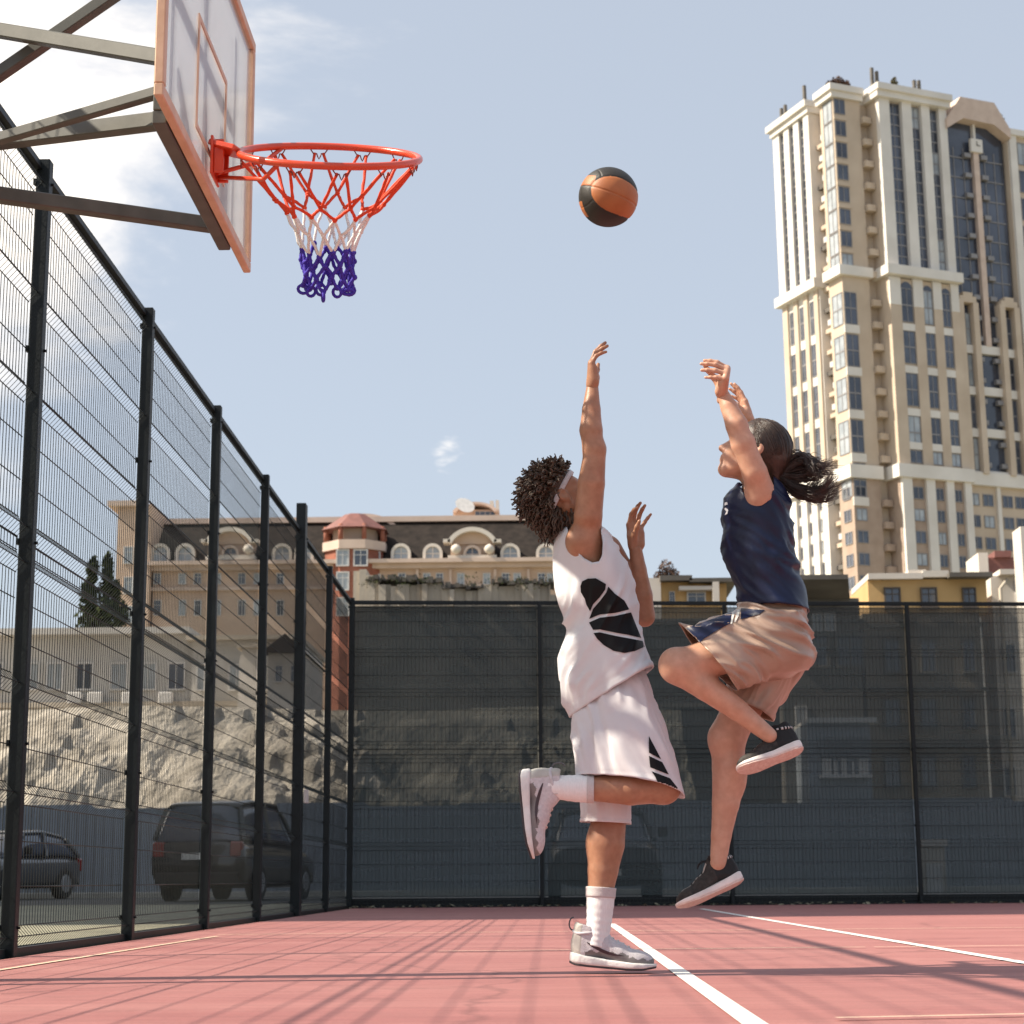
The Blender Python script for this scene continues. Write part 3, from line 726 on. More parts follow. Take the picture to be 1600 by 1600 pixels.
def head_ops(S, C, F, U, sc=1.0):
    F = nrm(F); U = nrm(U-F*(U@F)); Lf = np.cross(U, F); A = np.stack([F, Lf, U], 1)
    P = lambda x, y, z: C+(F*x+Lf*y+U*z)*sc
    E = lambda c, r, k=.02, mode='u': S.ell(P(*c), np.array(r)*sc, A, k*sc, mode)
    N = lambda a, b, ra, rb, k=.012, mode='u': S.cone(P(*a), P(*b), ra*sc, rb*sc, k*sc, mode)
    E((-.012, 0, .022), (.098, .076, .086), .01); E((.035, 0, -.035), (.062, .060, .090), .03)
    for s in (-1, 1):
        N((-.012, s*.054, -.055), (.066, s*.016, -.112), .022, .018, .025); E((.058, s*.043, -.036), (.026, .022, .024), .02)
        N((.074, s*.012, .014), (.066, s*.048, .012), .014, .012, .015)
    E((.076, 0, -.112), (.020, .020, .018), .02); E((.070, 0, -.070), (.030, .034, .030), .02)
    N((.086, 0, .002), (.112, 0, -.040), .0095, .0125, .012); E((.113, 0, -.043), (.0125, .0135, .011), .008)
    for s in (-1, 1): E((.099, s*.014, -.048), (.011, .0085, .0085), .006)
    for s in (-1, 1): E((.100, s*.033, -.010), (.020, .017, .012), .014, 's')
    for s in (-1, 1): E((.078, s*.033, -.011), (.0135, .0145, .0135), .003); 
    for s in (-1, 1): N((.0925, s*.021, -.0025), (.083, s*.046, -.005), .0042, .0035, .006)
    for s in (-1, 1): N((.0900, s*.021, -.0205), (.081, s*.046, -.018), .0040, .0032, .006)
    N((.098, -.014, -.070), (.098, .014, -.070), .0078, .0078, .006); N((.094, -.022, -.072), (.094, .022, -.072), .0055, .0055, .006)
    N((.096, -.012, -.0815), (.096, .012, -.0815), .0085, .0085, .006); N((.1095, -.019, -.0757), (.1095, .019, -.0757), .0024, .0024, .003, 's')
    for s in (-1, 1):
        E((-.006, s*.074, -.014), (.019, .010, .032), .008); E((-.008, s*.082, -.008), (.022, .008, .028), .004)
        E((.000, s*.089, -.010), (.012, .008, .018), .004, 's'); E((.000, s*.076, -.038), (.009, .007, .010), .006)
    return P, A
def eyes(parent, C, A, sc):
    F, Lf, U = A[:, 0], A[:, 1], A[:, 2]
    for s in (-1, 1):
        c = C+(F*.0815+Lf*s*.033-U*.0115)*sc; mb = MB(); mb.smooth = True; r = .0118*sc
        rings = [[c+F*(r*math.cos(t))+(Lf*math.cos(a)+U*math.sin(a))*(r*math.sin(t)) for a in [2*math.pi*i/16 for i in range(16)]] for t in [.05+i*.30 for i in range(11)]]
        mb.loft(rings); 
        for i, f in enumerate(mb.f): mb.mi[i] = 1 if i < 32 else 0
        mb.build('eye', [m_eye, m_iris], parent)

def cloth(name, rig, rings, m, parent, nr=70, ns=120, fold=.006, fdir=(.4, 0, .9), seed=0, thick=.004, cut=(), pucker=None, freq=(16, 3.2), open_ends=True, skew=.20, hem=.045):
    """garment lofted through photo-measured rings (left px, right px, centre depth, depth radius, tilt px of the near side), with folds, a real thickness and open ends"""
    ctr = []
    for (l, r, dc, rd, nz_) in rings:
        a = rig.p(l[0], l[1], dc); b = rig.p(r[0], r[1], dc); ctr.append(np.concatenate([(a+b)/2, (b-a)/2, [rd, nz_/ppm((a+b)/2)]]))
    sm = smoothcurve(ctr, nr); fd = nrm(fdir); side = nrm(np.cross(fd, [0, 1, 0])); dep = np.array([0, 1, 0.])
    mb = MB(); mb.smooth = True; RG = []
    for i, c in enumerate(sm):
        cen, hx, rd, tilt = c[:3], c[3:6], c[6], c[7]; ring = []
        t = i/(nr-1)
        for k in range(ns):
            th = 2*math.pi*k/ns; cs, sn = math.cos(th), math.sin(th)
            e = .95; cs2 = math.copysign(abs(cs)**e, cs); sn2 = math.copysign(abs(sn)**e, sn)
            p = cen+hx*(cs2*(1-abs(skew)*.5*max(0,-sn2)**2)+skew*.62*max(0, -sn2)**1.5)+dep*rd*sn2+np.array([0, 0, 1.])*(tilt*max(0, -sn2))
            nrm_ = nrm(hx*cs/max(1e-6, hx@hx)+dep*sn/rd)
            pv = Vector(p)*5.5; wp = .05*noise.noise(pv+Vector((seed, 3, 1))); wq = .05*noise.noise(pv*1.3+Vector((9, seed, 4))); amp_ = .25+1.5*max(0, .5+noise.noise(Vector(p)*7+Vector((seed, seed, 0))))
            p_raw = p; p = p+side*wp+fd*wq; q = Vector((p@side*freq[0]+seed, p@fd*freq[1]+seed*2, p[1]*4+(seed)))
            q2 = Vector((p@side*freq[0]*2.3+seed*3, p@fd*freq[1]*2+seed, p[1]*9))
            p = p_raw; a_ = 1-abs(noise.noise(q))*2.4; a_ = math.copysign(abs(a_)**1.3, a_); b_ = 1-abs(noise.noise(q2))*2.2
            w = fold*amp_*(1 if pucker is None else pucker(t)); hemd = -.0022*math.exp(-((t-hem)/.006)**2)
            ring.append(p+nrm_*(w*(a_*.9+b_*.45-.4)+hemd))
        RG.append(ring)
    mb.loft(RG, not open_ends, not open_ends)
    # arm holes: faces inside the outline go, the rim is drawn onto the outline
    if cut:
        V = np.array(mb.v, float); PX = np.array([proj(p) for p in V]); keep = list(range(len(mb.f)))
        def inside(poly, x, y):
            c = False
            for i in range(len(poly)):
                x1, y1 = poly[i]; x2, y2 = poly[i-1]
                if (y1 > y) != (y2 > y) and x < (x2-x1)*(y-y1)/(y2-y1+1e-12)+x1: c = not c
            return c
        for poly, y0, y1 in cut:
            gone = set()
            for i in keep:
                f = mb.f[i]; c = V[list(f)].mean(0)
                if y0 < c[1] < y1 and inside(poly, *proj(c)): gone.add(i)
            gv = set(j for i in gone for j in mb.f[i]); keep = [i for i in keep if i not in gone]; kv = set(j for i in keep for j in mb.f[i])
            for j in gv & kv:
                best = None
                for q in range(len(poly)):
                    p1 = np.array(poly[q], float); p2 = np.array(poly[q-1], float); t = np.clip(((PX[j]-p1)@(p2-p1))/((p2-p1)@(p2-p1)), 0, 1); w = p1+t*(p2-p1); d_ = np.linalg.norm(w-PX[j])
                    if best is None or d_ < best[0]: best = (d_, w)
                if best[0] < 9: V[j] = at(best[1][0], best[1][1], V[j][1]); PX[j] = best[1]
        used = sorted(set(j for i in keep for j in mb.f[i])); mp_ = {j: k for k, j in enumerate(used)}
        nb_ = MB(); nb_.smooth = True; nb_.v = [tuple(V[j]) for j in used]
        for i in keep: nb_.face([mp_[j] for j in mb.f[i]])
        mb = nb_
    o = mb.build(name, m, parent)
    if thick:
        md = o.modifiers.new('s', 'SOLIDIFY'); md.thickness = thick; md.offset = -1; evaluated(o)
        o.data.polygons.foreach_set('use_smooth', [True]*len(o.data.polygons))
    return o

def shoe(rig, heel, toe, d, d2, roll, parent, mats, style, up_hint):
    """one shoe: heel and toe are photo pixels of the sole's lower edge; roll turns the sole towards the camera"""
    H = rig.p(*heel, d); T = rig.p(*toe, d2); x = T-H; Lr = np.linalg.norm(x); x = x/Lr
    u = nrm(np.asarray(up_hint, float)-x*(np.asarray(up_hint)@x)); y = np.cross(u, x)
    u2 = u*math.cos(R(roll))+y*math.sin(R(roll)); y2 = np.cross(u2, x); s = Lr/.30
    W = lambda q: H+(x*q[0]+y2*q[1]+u2*q[2])*s
    def width(t):   # half width along the sole
        return .001+np.interp(t, [0, .01, .03, .07, .13, .18, .22, .26, .285, .297, .30], [.008, .022, .031, .036, .034, .042, .048, .044, .030, .016, .005])
    zb = lambda t: np.interp(t, [0, .02, .06, .2, .25, .30], [.008, .002, 0, 0, .004, .016]); zt = lambda t: np.interp(t, [0, .05, .12, .22, .30], [.046, .038, .032, .027, .030])
    S = SDF(); k = .03
    S.ell((.048, 0, .062), (.046, .035, .055), k=k); S.cone((.055, 0, .085), (.16, .001, .055), .036, .040, k); S.ell((.222, .002, .036), (.070, .044, .036), k=k)
    S.cone((.050, 0, .09), (.045, 0, .125), .040, .039, .02); S.cone((.10, 0, .105), (.085, 0, .128), .030, .026, .03)
    S.cone((.052, 0, .10), (.048, 0, .20), .029, .038, .006, 's')
    S.plane((0, 0, .022), (0, 0, -1), .002)
    P, F = S.mesh(.0030, 3)
    wmax = np.array([width(t) for t in np.clip(P[:, 0], 0, .3)])+.001
    P[:, 1] = np.clip(P[:, 1], -wmax*1.02, wmax*1.02)
    me = pydata(np.array([W(p) for p in P]), F, 'shoe'); o = obj('shoe', me, list(mats['upper']), parent)
    # colour zones of the upper: overlay band above the sole, darker heel and toe guard
    for pl in me.polygons:
        q = P[list(pl.vertices)].mean(0); t = q[0]
        if style == 'grey':
            zig = .050+.010*abs(((t*28) % 1)-.5)*2 - .012*(t > .2); pl.material_index = 1 if q[2] < zig and t > .05 else (2 if t < .035 else 0)
        else:
            pl.material_index = 1 if (.115 < t < .255 and abs(q[1]) < .020 and q[2] > .05) else (2 if t < .10 else 0)
    def slab(name, z0, z1, m, extra=.003, n=48):
        mb = MB(); mb.smooth = True; rings = []
        ts = [.30*(1-math.cos(math.pi*i/n))/2 for i in range(n+1)]
        out = [(t, width(t)+extra) for t in ts]+[(t, -width(t)-extra) for t in ts[::-1]]
        for f, ins in ((0, .006), (.12, .001), (.3, 0), (.75, 0), (.92, .001), (1, .006)):
            rings.append([W((min(max(t, ins), .30-ins*.5), math.copysign(max(.001, abs(w)-ins), w), z0(t)+(z1(t)-z0(t))*f)) for t, w in out])
        mb.loft(rings); return mb.build(name, m, o)
    slab('midsole', lambda t: zb(t)+.006, zt, mats['mid'], .004); slab('outsole', zb, lambda t: zb(t)+.0065+.001, mats['out'], .001)
    mb = MB()
    for i in range(6):
        t = .105+i*.019; z = np.interp(t, [.10, .2], [.122, .079])-.004; w = .018+.002*i*.3
        pts = [W((t+q*.006, w*q, z+.006-.010*q*q)) for q in np.linspace(-1.15, 1.15, 9)]; mb.tube(pts, .0028*s, 6)
    for sgn in (-1, 1):
        mb.tube([W((.094, sgn*(.004+.030*math.sin(q)), .128+.018*math.sin(q*2)+(.004 if sgn > 0 else 0))) for q in np.linspace(0, 3.1, 10)], .0026*s, 6)
        if style == 'black': mb.tube([W((.096+q*.03, sgn*(.006+.006*q), .130+.03*q-.004*q*q*4)) for q in np.linspace(0, 1.9, 8)], .0022*s, 6)
    mb.build('shoelace', mats['lace'], o)
    mb = MB(); ring = [W((.047+.040*math.cos(a)+(.022 if math.cos(a) > 0 else 0)*max(0, math.cos(a)), .0365*math.sin(a), .1245+.008*math.cos(a)-.012*abs(math.sin(a)))) for a in [2*math.pi*i/40 for i in range(40)]]
    if style == 'black':
        for i in range(40):
            mb.cur = i % 2; a = np.array(ring[i]); b = np.array(ring[(i+1) % 40]); mb.tube([a, b], .0065*s, 8)
        mb.build('collar', [mats['collar'], mats['collar2']], o)
    else:
        mb.tube(ring, .0055*s, 8, closed=True); mb.build('collar', mats['collar'], o)
        # heel pull loop and the dark curved stripe on the side
        mb = MB(); mb.tube([W((.004-.014*math.sin(q), 0, .118+.022*(1-math.cos(q)))) for q in np.linspace(0, 3.14, 9)], .003*s, 6); mb.build('pull_loop', mats['lace2'], o)
    return o, W
def sock_tube(rig, pts, parent, name='sock', m=None, band=None, thick=.0):
    mb = MB(); mb.smooth = True; C = [np.append(rig.p(*q[:3]), rig.r(q[3], q[:2])) for q in pts]; sm = smoothcurve(C, 40)
    P = [c[:3] for c in sm]; rr = [c[3]*(1+.012*math.sin(i*1.3)+.012*noise.noise(Vector((i*.5, 3, 1)))) for i, c in enumerate(sm)]
    mb.tube(P, rr, 28); o = mb.build(name, m or m_sock, parent)
    if band:
        mb = MB(); mb.smooth = True; nb = band; mb.tube(P[-nb:]+[P[-1]+(P[-1]-P[-2])*.6], [r*1.035 for r in rr[-nb:]]+[rr[-1]*1.02], 28); mb.build('sock_band', m_sockb, o)
    return o
# ------------------------------------------------------------------ the jumper in white
YM = 6.90; man = thing('person', gnd(960, 1521), 'person in white jersey and shorts on one foot, one arm up, headband in curly hair', 'person')
g = Rig(YM); S = SDF()
Lm = nrm((.27, .96, 0))
def torso(a, b, ra, rb, k=.04, ratio=.74): S.cone(g.p(*a), g.p(*b), g.r(ra), g.r(rb), k, flat=Lm, ratio=ratio)
torso((955, 1085, .01), (942, 1020, .02), 34, 32); torso((942, 1020, .02), (930, 925, .03), 32, 36); torso((930, 925, .03), (920, 872, .02), 36, 34); torso((920, 872, .01), (906, 846, 0), 34, 22, .05)
S.cone(g.p(908, 846, -.13), g.p(930, 852, .14), g.r(24), g.r(24), .05)
# raised near arm
g.chain(S, [(918, 852, -.10, 20), (919, 806, -.165, 21.5), (924, 755, -.19, 20.5), (930, 702, -.20, 16.5)], .035)
g.chain(S, [(927, 700, -.20, 16), (923.5, 672, -.20, 17.5), (924, 640, -.19, 14), (925.5, 606, -.18, 9.5)], .02)
S.ell(g.p(932, 704, -.205), (.026, .026, .028), k=.02); S.cone(g.p(917, 848, -.115), g.p(927, 902, -.115), g.r(20), g.r(16), .05)
# far arm
g.chain(S, [(950, 858, .15, 22), (985, 915, .19, 19), (1006, 962, .21, 15.5)], .03); g.chain(S, [(1008, 964, .21, 15), (1005, 930, .18, 15), (998, 890, .15, 12.5), (993, 858, .13, 10.5)], .02)
# legs
g.chain(S, [(960, 1110, -.06, 30), (1000, 1168, -.10, 29), (1034, 1229, -.115, 23)], .04); g.chain(S, [(1035, 1231, -.115, 23), (985, 1232, -.135, 25.5), (925, 1232, -.13, 19), (850, 1228, -.12, 13)], .025)
S.ell(g.p(1040, 1233, -.115), (.050, .046, .046), k=.03)
g.chain(S, [(950, 1095, .075, 36), (955, 1190, .09, 32), (954, 1262, .08, 26)], .04); g.chain(S, [(954, 1264, .08, 26), (948, 1318, .08, 28), (942, 1360, .075, 24), (937, 1405, .07, 19), (932, 1470, .07, 15)], .025)
S.ell(g.p(941, 1318, .08), (.055, .05, .075), k=.04)
# neck and head
HC = g.p(877, 777, -.02); HF = nrm((.80, .10, .58)); HU = nrm((-.58, 0, .816))
S.cone(HC-HU*.06-HF*.015, g.p(897, 846, 0), .052, .062, .03)
hp, HA = head_ops(S, HC, HF, HU, 1.0)
parts = [S.mesh(.0052, 2)]
wr = g.p(925.5, 604, -.18); parts.append(hand_sdf(wr, nrm((.02, .02, 1)), (1, .02, .05), (0, 1, 0), 1.02, curls=[(18, 20, 8), (20, 22, 8), (26, 26, 10), (30, 30, 14)], spread=4, thumb=(30, 8, 10), wr=.023).mesh(.0026, 1))
wl = g.p(993, 857, .13); parts.append(hand_sdf(wl, nrm((.02, 0, 1)), (.55, -.85, 0), (-.85, -.5, 0), 1.0, curls=[(25, 30, 20), (18, 26, 16), (14, 22, 14), (6, 10, 8)], spreads=[4, 2, -6, -32], thumb=(14, 40, 10), wr=.024).mesh(.0026, 1))
P, F = merge(parts); obj('body', pydata(P, F, 'body'), m_skin1, man)
eyes(man, HC, HA, 1.0)
# hair: a close cap and several hundred short twisted locks
def hl(x, y, z): return HC+HA@np.array([x, y, z])
mb = MB(); mb.smooth = True
def scalp(u, v):
    th = math.acos(1-2*u); ph = 2*math.pi*v; n = np.array([math.sin(th)*math.cos(ph), math.sin(th)*math.sin(ph), math.cos(th)]); p = np.array([-.012, 0, .022])+n*np.array([.100, .078, .088]); return p, nrm(n/np.array([.100, .078, .088]))
rh = random.Random(3); cnt = 0
while cnt < 900:
    p, n = scalp(rh.random(), rh.random())
    if p[2] < -.055 or p[0] > .070-.2*max(0, p[2]-.05) and p[2] < .062: continue
    if p[0] > -.004 and p[2] < .046+.30*max(0, p[0]): continue
    if -.048 < p[0] <= .012 and p[2] < .036 and abs(p[1]) > .050: continue
    cnt += 1
    ln = rh.uniform(.044, .086)*(1.0 if p[0] < .02 else .85)*(1.0 if p[2] > -.02 else 1.35); d = nrm(n+np.array([rh.gauss(0, .28), rh.gauss(0, .28), rh.gauss(0, .28)])); dw = HA@d; pos = hl(*p)
    pts = []; ph = rh.uniform(0, 6.28); cr = rh.uniform(.0028, .0062); nst = 12; o1 = nrm(np.cross(dw, [.3, .5, .8])); o2 = np.cross(dw, o1); cur = pos.copy(); dv = dw.copy()
    for i in range(nst):
        t = i/(nst-1); w = cr*min(1, t*3); pts.append(cur+(o1*math.cos(ph+t*17)+o2*math.sin(ph+t*17))*w)
        dv = nrm(dv+np.array([-.02, 0, -.10-.16*(p[2] < .02)])*(.35+t)+np.array([rh.gauss(0, .09), rh.gauss(0, .09), rh.gauss(0, .09)])); cur = cur+dv*ln/(nst-1)
    r0 = rh.uniform(.0034, .0054); mb.tube(pts, [r0*(1-.45*(i/(nst-1))**2)*(1+.20*math.sin(i*2.6+ph)) for i in range(nst)], 6)
Sc = SDF(); Sc.ell(HC+HA@np.array([-.016, 0, .024]), (.107, .085, .095), HA); Sc.plane(HC+HA@np.array([0, 0, .020]), HA@np.array([.55, 0, -1])); pc, fc = Sc.mesh(.006, 1)
b0 = len(mb.v); mb.v += [tuple(p) for p in pc]
for f in fc: mb.face([b0+int(i) for i in f])
mb.build('hair', m_hair1, man, fix=False)
mb = MB(); mb.smooth = True; rg = [[], [], [], []]
for i in range(64):
    a = 2*math.pi*i/64; x, y = .106*math.cos(a)-.010, .083*math.sin(a); z = .012+.50*x
    for q, (dz, dr) in enumerate(((-.010, -.006), (-.009, .0005), (.009, .0005), (.010, -.006))):
        rg[q].append(hl(x+math.cos(a)*dr-.3*dz, y+math.sin(a)*dr, z+dz))
mb.loft(rg+[rg[0]], False, False); mb.build('headband', mat('headband_white', (.62, .60, .62), .85, scale=200, bump=.4, bscale=300, bdist=.002), man)
# jersey
rings = [((889, 1121), (1021, 1043), 0, .185, 0), ((881, 1092), (1014, 1020), 0, .182, 0), ((875, 1056), (1005, 996), 0, .18, 0), ((874, 1020), (996, 974), 0, .182, 0), ((885, 985), (994, 950), 0, .184, 0), ((879, 957), (991, 928), 0, .190, 0),
         ((870, 926), (986, 905), 0, .196, 0), ((864, 892), (977, 884), 0, .200, 0), ((865, 862), (962, 858), 0, .200, 0), ((869, 842), (949, 838), 0, .185, 0), ((876, 829), (938, 826), 0, .155, 0), ((883, 825), (928, 824), 0, .105, 0), ((886, 830), (922, 832), 0, .088, 0)]
arm_n = [(886, 808), (885, 823), (890, 842), (899, 859), (911, 872), (925, 879), (936, 877), (941, 868), (943, 850), (940, 826), (936, 808)]
arm_f = [(915, 812), (915, 850), (925, 872), (945, 884), (962, 880), (972, 862), (975, 812)]
jersey = cloth('jersey', g, rings, m_white, man, 96, 170, .0095, (.45, 0, .9), 2.3, .004, [(arm_n, YM-.6, YM-.035), (arm_f, YM+.05, YM+.6)], lambda t: 1.15 if t < .75 else 1.15*max(0, (1-t)/.25), freq=(14, 3.0), skew=.55)
jb = bvh_of(jersey)
q7 = lambda L_: [(780+x/4.706, 800+y/4.706) for x, y in L_]
logo = [q7([(597, 545), (610, 510), (650, 490), (710, 487), (785, 530), (780, 570), (740, 625), (690, 680), (668, 730), (640, 680), (630, 640), (600, 590)]),
        q7([(802, 548), (850, 600), (920, 650), (957, 716), (850, 743), (740, 753), (662, 786), (690, 712), (742, 652), (787, 592)]),
        q7([(970, 738), (1010, 840), (1045, 925), (950, 903), (860, 888), (740, 863), (690, 866), (660, 812), (740, 777), (850, 765)]),
        q7([(693, 890), (740, 885), (860, 912), (950, 928), (1055, 948), (1070, 990), (1000, 1022), (920, 1037), (840, 1020), (770, 980), (720, 932)])]
patch('jersey_print', logo, jb, m_ink, jersey, .0040)
# shorts: two leg tubes sharing a waist
r_n = [((897, 1100), (1000, 1046), 0, .140, 0), ((893, 1130), (1018, 1086), -.025, .150, 0), ((893, 1164), (1038, 1128), -.06, .150, 0), ((896, 1190), (1053, 1176), -.085, .140, 4), ((899, 1214), (1069, 1247), -.10, .132, 14)]
r_f = [((898, 1104), (998, 1050), 0, .138, 0), ((894, 1150), (1000, 1120), .03, .155, 0), ((900, 1205), (992, 1200), .07, .14, 0), ((905, 1250), (989, 1255), .085, .13, 0), ((906, 1284), (988, 1288), .085, .125, 0)]
shorts = cloth('shorts', g, r_n, m_whsh, man, 60, 130, .012, (.3, 0, -1), 5.1, .004, freq=(14, 2.0), skew=.45, hem=.955); leg2 = cloth('leg', g, r_f, m_whsh, shorts, 60, 110, .010, (0, 0, -1), 8.7, .004, freq=(14, 2.0), hem=.95); leg2.name = 'shorts_leg'
sb = bvh_of(shorts)
patch('side_stripe', [[(1014, 1150), (1033, 1186), (1014, 1176)]], sb, m_ink, shorts, .0040)
patch('side_stripe', [[(1014, 1181), (1035, 1191), (1045, 1210), (1016, 1199)]], sb, m_ink, shorts, .0040)
patch('side_stripe', [[(1018, 1205), (1047, 1216), (1059, 1231), (1053, 1238), (1042, 1237), (1030, 1228), (1024, 1214)]], sb, m_ink, shorts, .0040)
# socks and shoes
sock_tube(g, [(846, 1228, -.12, 16), (870, 1230, -.122, 18), (900, 1232, -.128, 20.5), (927, 1232.5, -.13, 21.5)], man, band=6)
sock_tube(g, [(930, 1478, .07, 20), (934, 1455, .07, 19.5), (937, 1425, .07, 21), (939, 1388, .072, 23.5)], man, band=6)
M1 = dict(upper=[mat('grey_knit_upper', (.50, .47, .49), .8, scale=90, col2=(.62, .59, .61), bump=.6, bscale=260, bdist=.003), mat('grey_overlay', (.20, .185, .18), .6, scale=30), mat('heel_counter', (.46, .44, .40), .6, scale=30)],
          mid=mat('white_midsole', (.74, .72, .70), .6, scale=20, bump=.2, bscale=90), out=mat('dark_outsole', (.045, .04, .045), .7, scale=20), lace=mat('pale_lace', (.62, .56, .54), .8, scale=60), lace2=mat('dark_loop', (.10, .10, .11), .7), collar=mat('collar_grey', (.55, .53, .55), .85, scale=60))
m_swoosh = mat('maroon_stripe', (.050, .028, .035), .45, scale=20)
def shoe_stripe(o, W):
    bv = bvh_of(o); mb = MB(); mb.smooth = True; top = []; bot = []
    for i in range(25):
        t = i/24; x = .055+.135*t; zc = .082-.030*math.sin(min(1, t*1.25)*math.pi/2)-.004*t; w = .0075*math.sin(math.pi*min(1, (t+.02)))**.6*(1-.55*t)
        for lst, z in ((top, zc+w), (bot, zc-w)):
            a = Vector(W((x, .10, z))); d = (Vector(W((x, 0, z)))-a).normalized()
            for sgn in (1,):
                a = Vector(W((x, -.10 if near_neg else .10, z))); d = (Vector(W((x, 0, z)))-a).normalized(); h = bv.ray_cast(a, d); lst.append((h[0]-d*.0015) if h[0] is not None else Vector(W((x, 0, z))))
    n = len(top); mb.add(top+bot, [(i, i+1, n+i+1, n+i) for i in range(n-1)]); mb.build('side_stripe', m_swoosh, o, fix=False)
o, W = shoe(g, (889, 1508), (1025, 1520), .07, .07, 0, man, M1, 'grey', (0, 0, 1)); near_neg = W((0, -.1, 0))[1] < W((0, .1, 0))[1]; shoe_stripe(o, W)
o, W = shoe(g, (808, 1203), (822, 1343), -.12, -.12, 0, man, M1, 'grey', (1, 0, 0)); near_neg = W((0, -.1, 0))[1] < W((0, .1, 0))[1]; shoe_stripe(o, W)
# ------------------------------------------------------------------ the jumper in navy
YG = 6.80; girl = thing('person', gnd(1130, 1530), 'person in navy tank top and tan shorts leaping, arms raised, brown ponytail flying', 'person')
g = Rig(YG); S = SDF(); Lg = nrm((0.10, 1, 0))
def torso(a, b, ra, rb, k=.04, ratio=.78): S.cone(g.p(*a), g.p(*b), g.r(ra), g.r(rb), k, flat=Lg, ratio=ratio)
torso((1216, 985, 0), (1205, 930, 0), 40, 34); torso((1205, 930, 0), (1186, 850, 0), 34, 38); torso((1186, 850, 0), (1183, 805, 0), 38, 33); torso((1183, 805, 0), (1184, 778, 0), 33, 20, .05)
S.cone(g.p(1186, 776, -.12), g.p(1196, 772, .13), g.r(21), g.r(21), .05)
g.chain(S, [(1189, 768, -.125, 21), (1179, 738, -.165, 19.5), (1162, 696, -.185, 17)], .03); g.chain(S, [(1160, 692, -.185, 17), (1151, 664, -.185, 17), (1139, 636, -.175, 13), (1128, 613, -.165, 9.2)], .02)
S.ell(g.p(1166, 690, -.185), (.027, .026, .030), k=.02)
g.chain(S, [(1199, 764, .14, 21), (1188, 720, .19, 17), (1186, 692, .2, 15)], .03); g.chain(S, [(1186, 690, .2, 15), (1181, 676, .19, 13.5), (1173, 661, .17, 9)], .02)
g.chain(S, [(1214, 998, -.075, 38), (1140, 1020, -.105, 31), (1062, 1041, -.12, 26)], .04); g.chain(S, [(1059, 1043, -.12, 25), (1103, 1073, -.12, 21.5), (1152, 1109, -.115, 17), (1202, 1149, -.11, 12)], .025)
S.ell(g.p(1053, 1038, -.12), (.052, .052, .056), k=.03)
g.chain(S, [(1212, 998, .075, 38), (1176, 1075, .09, 33), (1137, 1150, .085, 28)], .04); g.chain(S, [(1137, 1152, .085, 27), (1138, 1200, .085, 25.5), (1134, 1255, .08, 21.5), (1127, 1305, .075, 16), (1122, 1350, .07, 13)], .025)
S.ell(g.p(1126, 1158, .07), (.042, .042, .05), k=.03); S.ell(g.p(1146, 1212, .085), (.045, .045, .075), k=.04)
HC = g.p(1181, 704, -.01); HF = nrm((-.90, .05, .436)); HU = nrm((.436, 0, .90)); hs = 1.07
S.cone(HC-HU*.06-HF*.015, g.p(1184, 778, 0), .047, .055, .03)
hp, HA = head_ops(S, HC, HF, HU, hs)
parts = [S.mesh(.0052, 2)]
parts.append(hand_sdf(g.p(1127, 614, -.165), nrm((.12, -.74, .66)), (-.90, .10, .10), (0, 1, 0), 1.02, curls=[(68, 20, 8), (74, 20, 6), (82, 16, 6), (94, 10, 4)], spreads=[8, 2, -5, -14], thumb=(18, 48, 20), wr=.0215).mesh(.0026, 1))
parts.append(hand_sdf(g.p(1172, 660, .17), nrm((-.30, 0, .95)), (-.96, -.1, -.2), (0, -1, 0), .90, curls=[(6, 10, 6), (8, 14, 8), (12, 18, 10), (14, 22, 12)], spread=1, thumb=(14, 24, 10), wr=.022).mesh(.0026, 1))
P, F = merge(parts); obj('body', pydata(P, F, 'body'), m_skin2, girl)
eyes(girl, HC, HA, hs)
# hair: smooth pulled-back cap and a flying, curly ponytail
def hl(x, y, z): return HC+HA@(np.array([x, y, z])*hs)
mb = MB(); mb.smooth = True
Sc = SDF(); Sc.ell(hl(-.018, 0, .026), np.array((.106, .086, .098))*hs, HA); Sc.cone(hl(-.075, 0, -.02), hl(-.10, 0, -.075), .055, .026, .04)
Sc.plane(hl(.050, 0, .02), HA@np.array([1, 0, -.55])); Sc.plane(hl(-.002, 0, -.02), HA@np.array([.8, 0, -1]), .01); pc, fc = Sc.mesh(.005, 2)
nr_ = normals_of(pc, fc); loc = (pc-HC)@HA
rip = np.array([noise.noise(Vector((math.atan2(l[2]+.08, l[1])*16, (l[0])*2, 1.0))) for l in loc]); pc = pc+nr_*(rip*.0022)[:, None]
mb.v += [tuple(p) for p in pc]
for f in fc: mb.face([int(i) for i in f])
rh = random.Random(11)
RLOC = np.array([-.105, 0, -.055]); E3 = np.array([.1075, .0875, .0995]); E0 = np.array([-.018, 0, .026])
n1_ = nrm((RLOC-E0)/E3)
for i in range(520):      # strands combed from the hairline back to the tie
    a0 = rh.uniform(-1.75, 1.75); n0 = nrm((.66*math.cos(a0*.55)+.02, math.sin(a0), .72*math.cos(a0)+.02)); pts = []; om = math.acos(max(-1, min(1, float(n0@n1_)))); st = rh.uniform(0, .3)
    for j in range(12):
        t = st+(1-st)*j/11; n = (n0*math.sin((1-t)*om)+n1_*math.sin(t*om))/max(.05, math.sin(om)); n = nrm(n); pts.append(hl(*(E0+n*E3*(1.004+.010*math.sin(i*1.7)))))
    mb.tube(pts, .0012, 4)
root = hl(*RLOC); tip0 = nrm(root-HC)
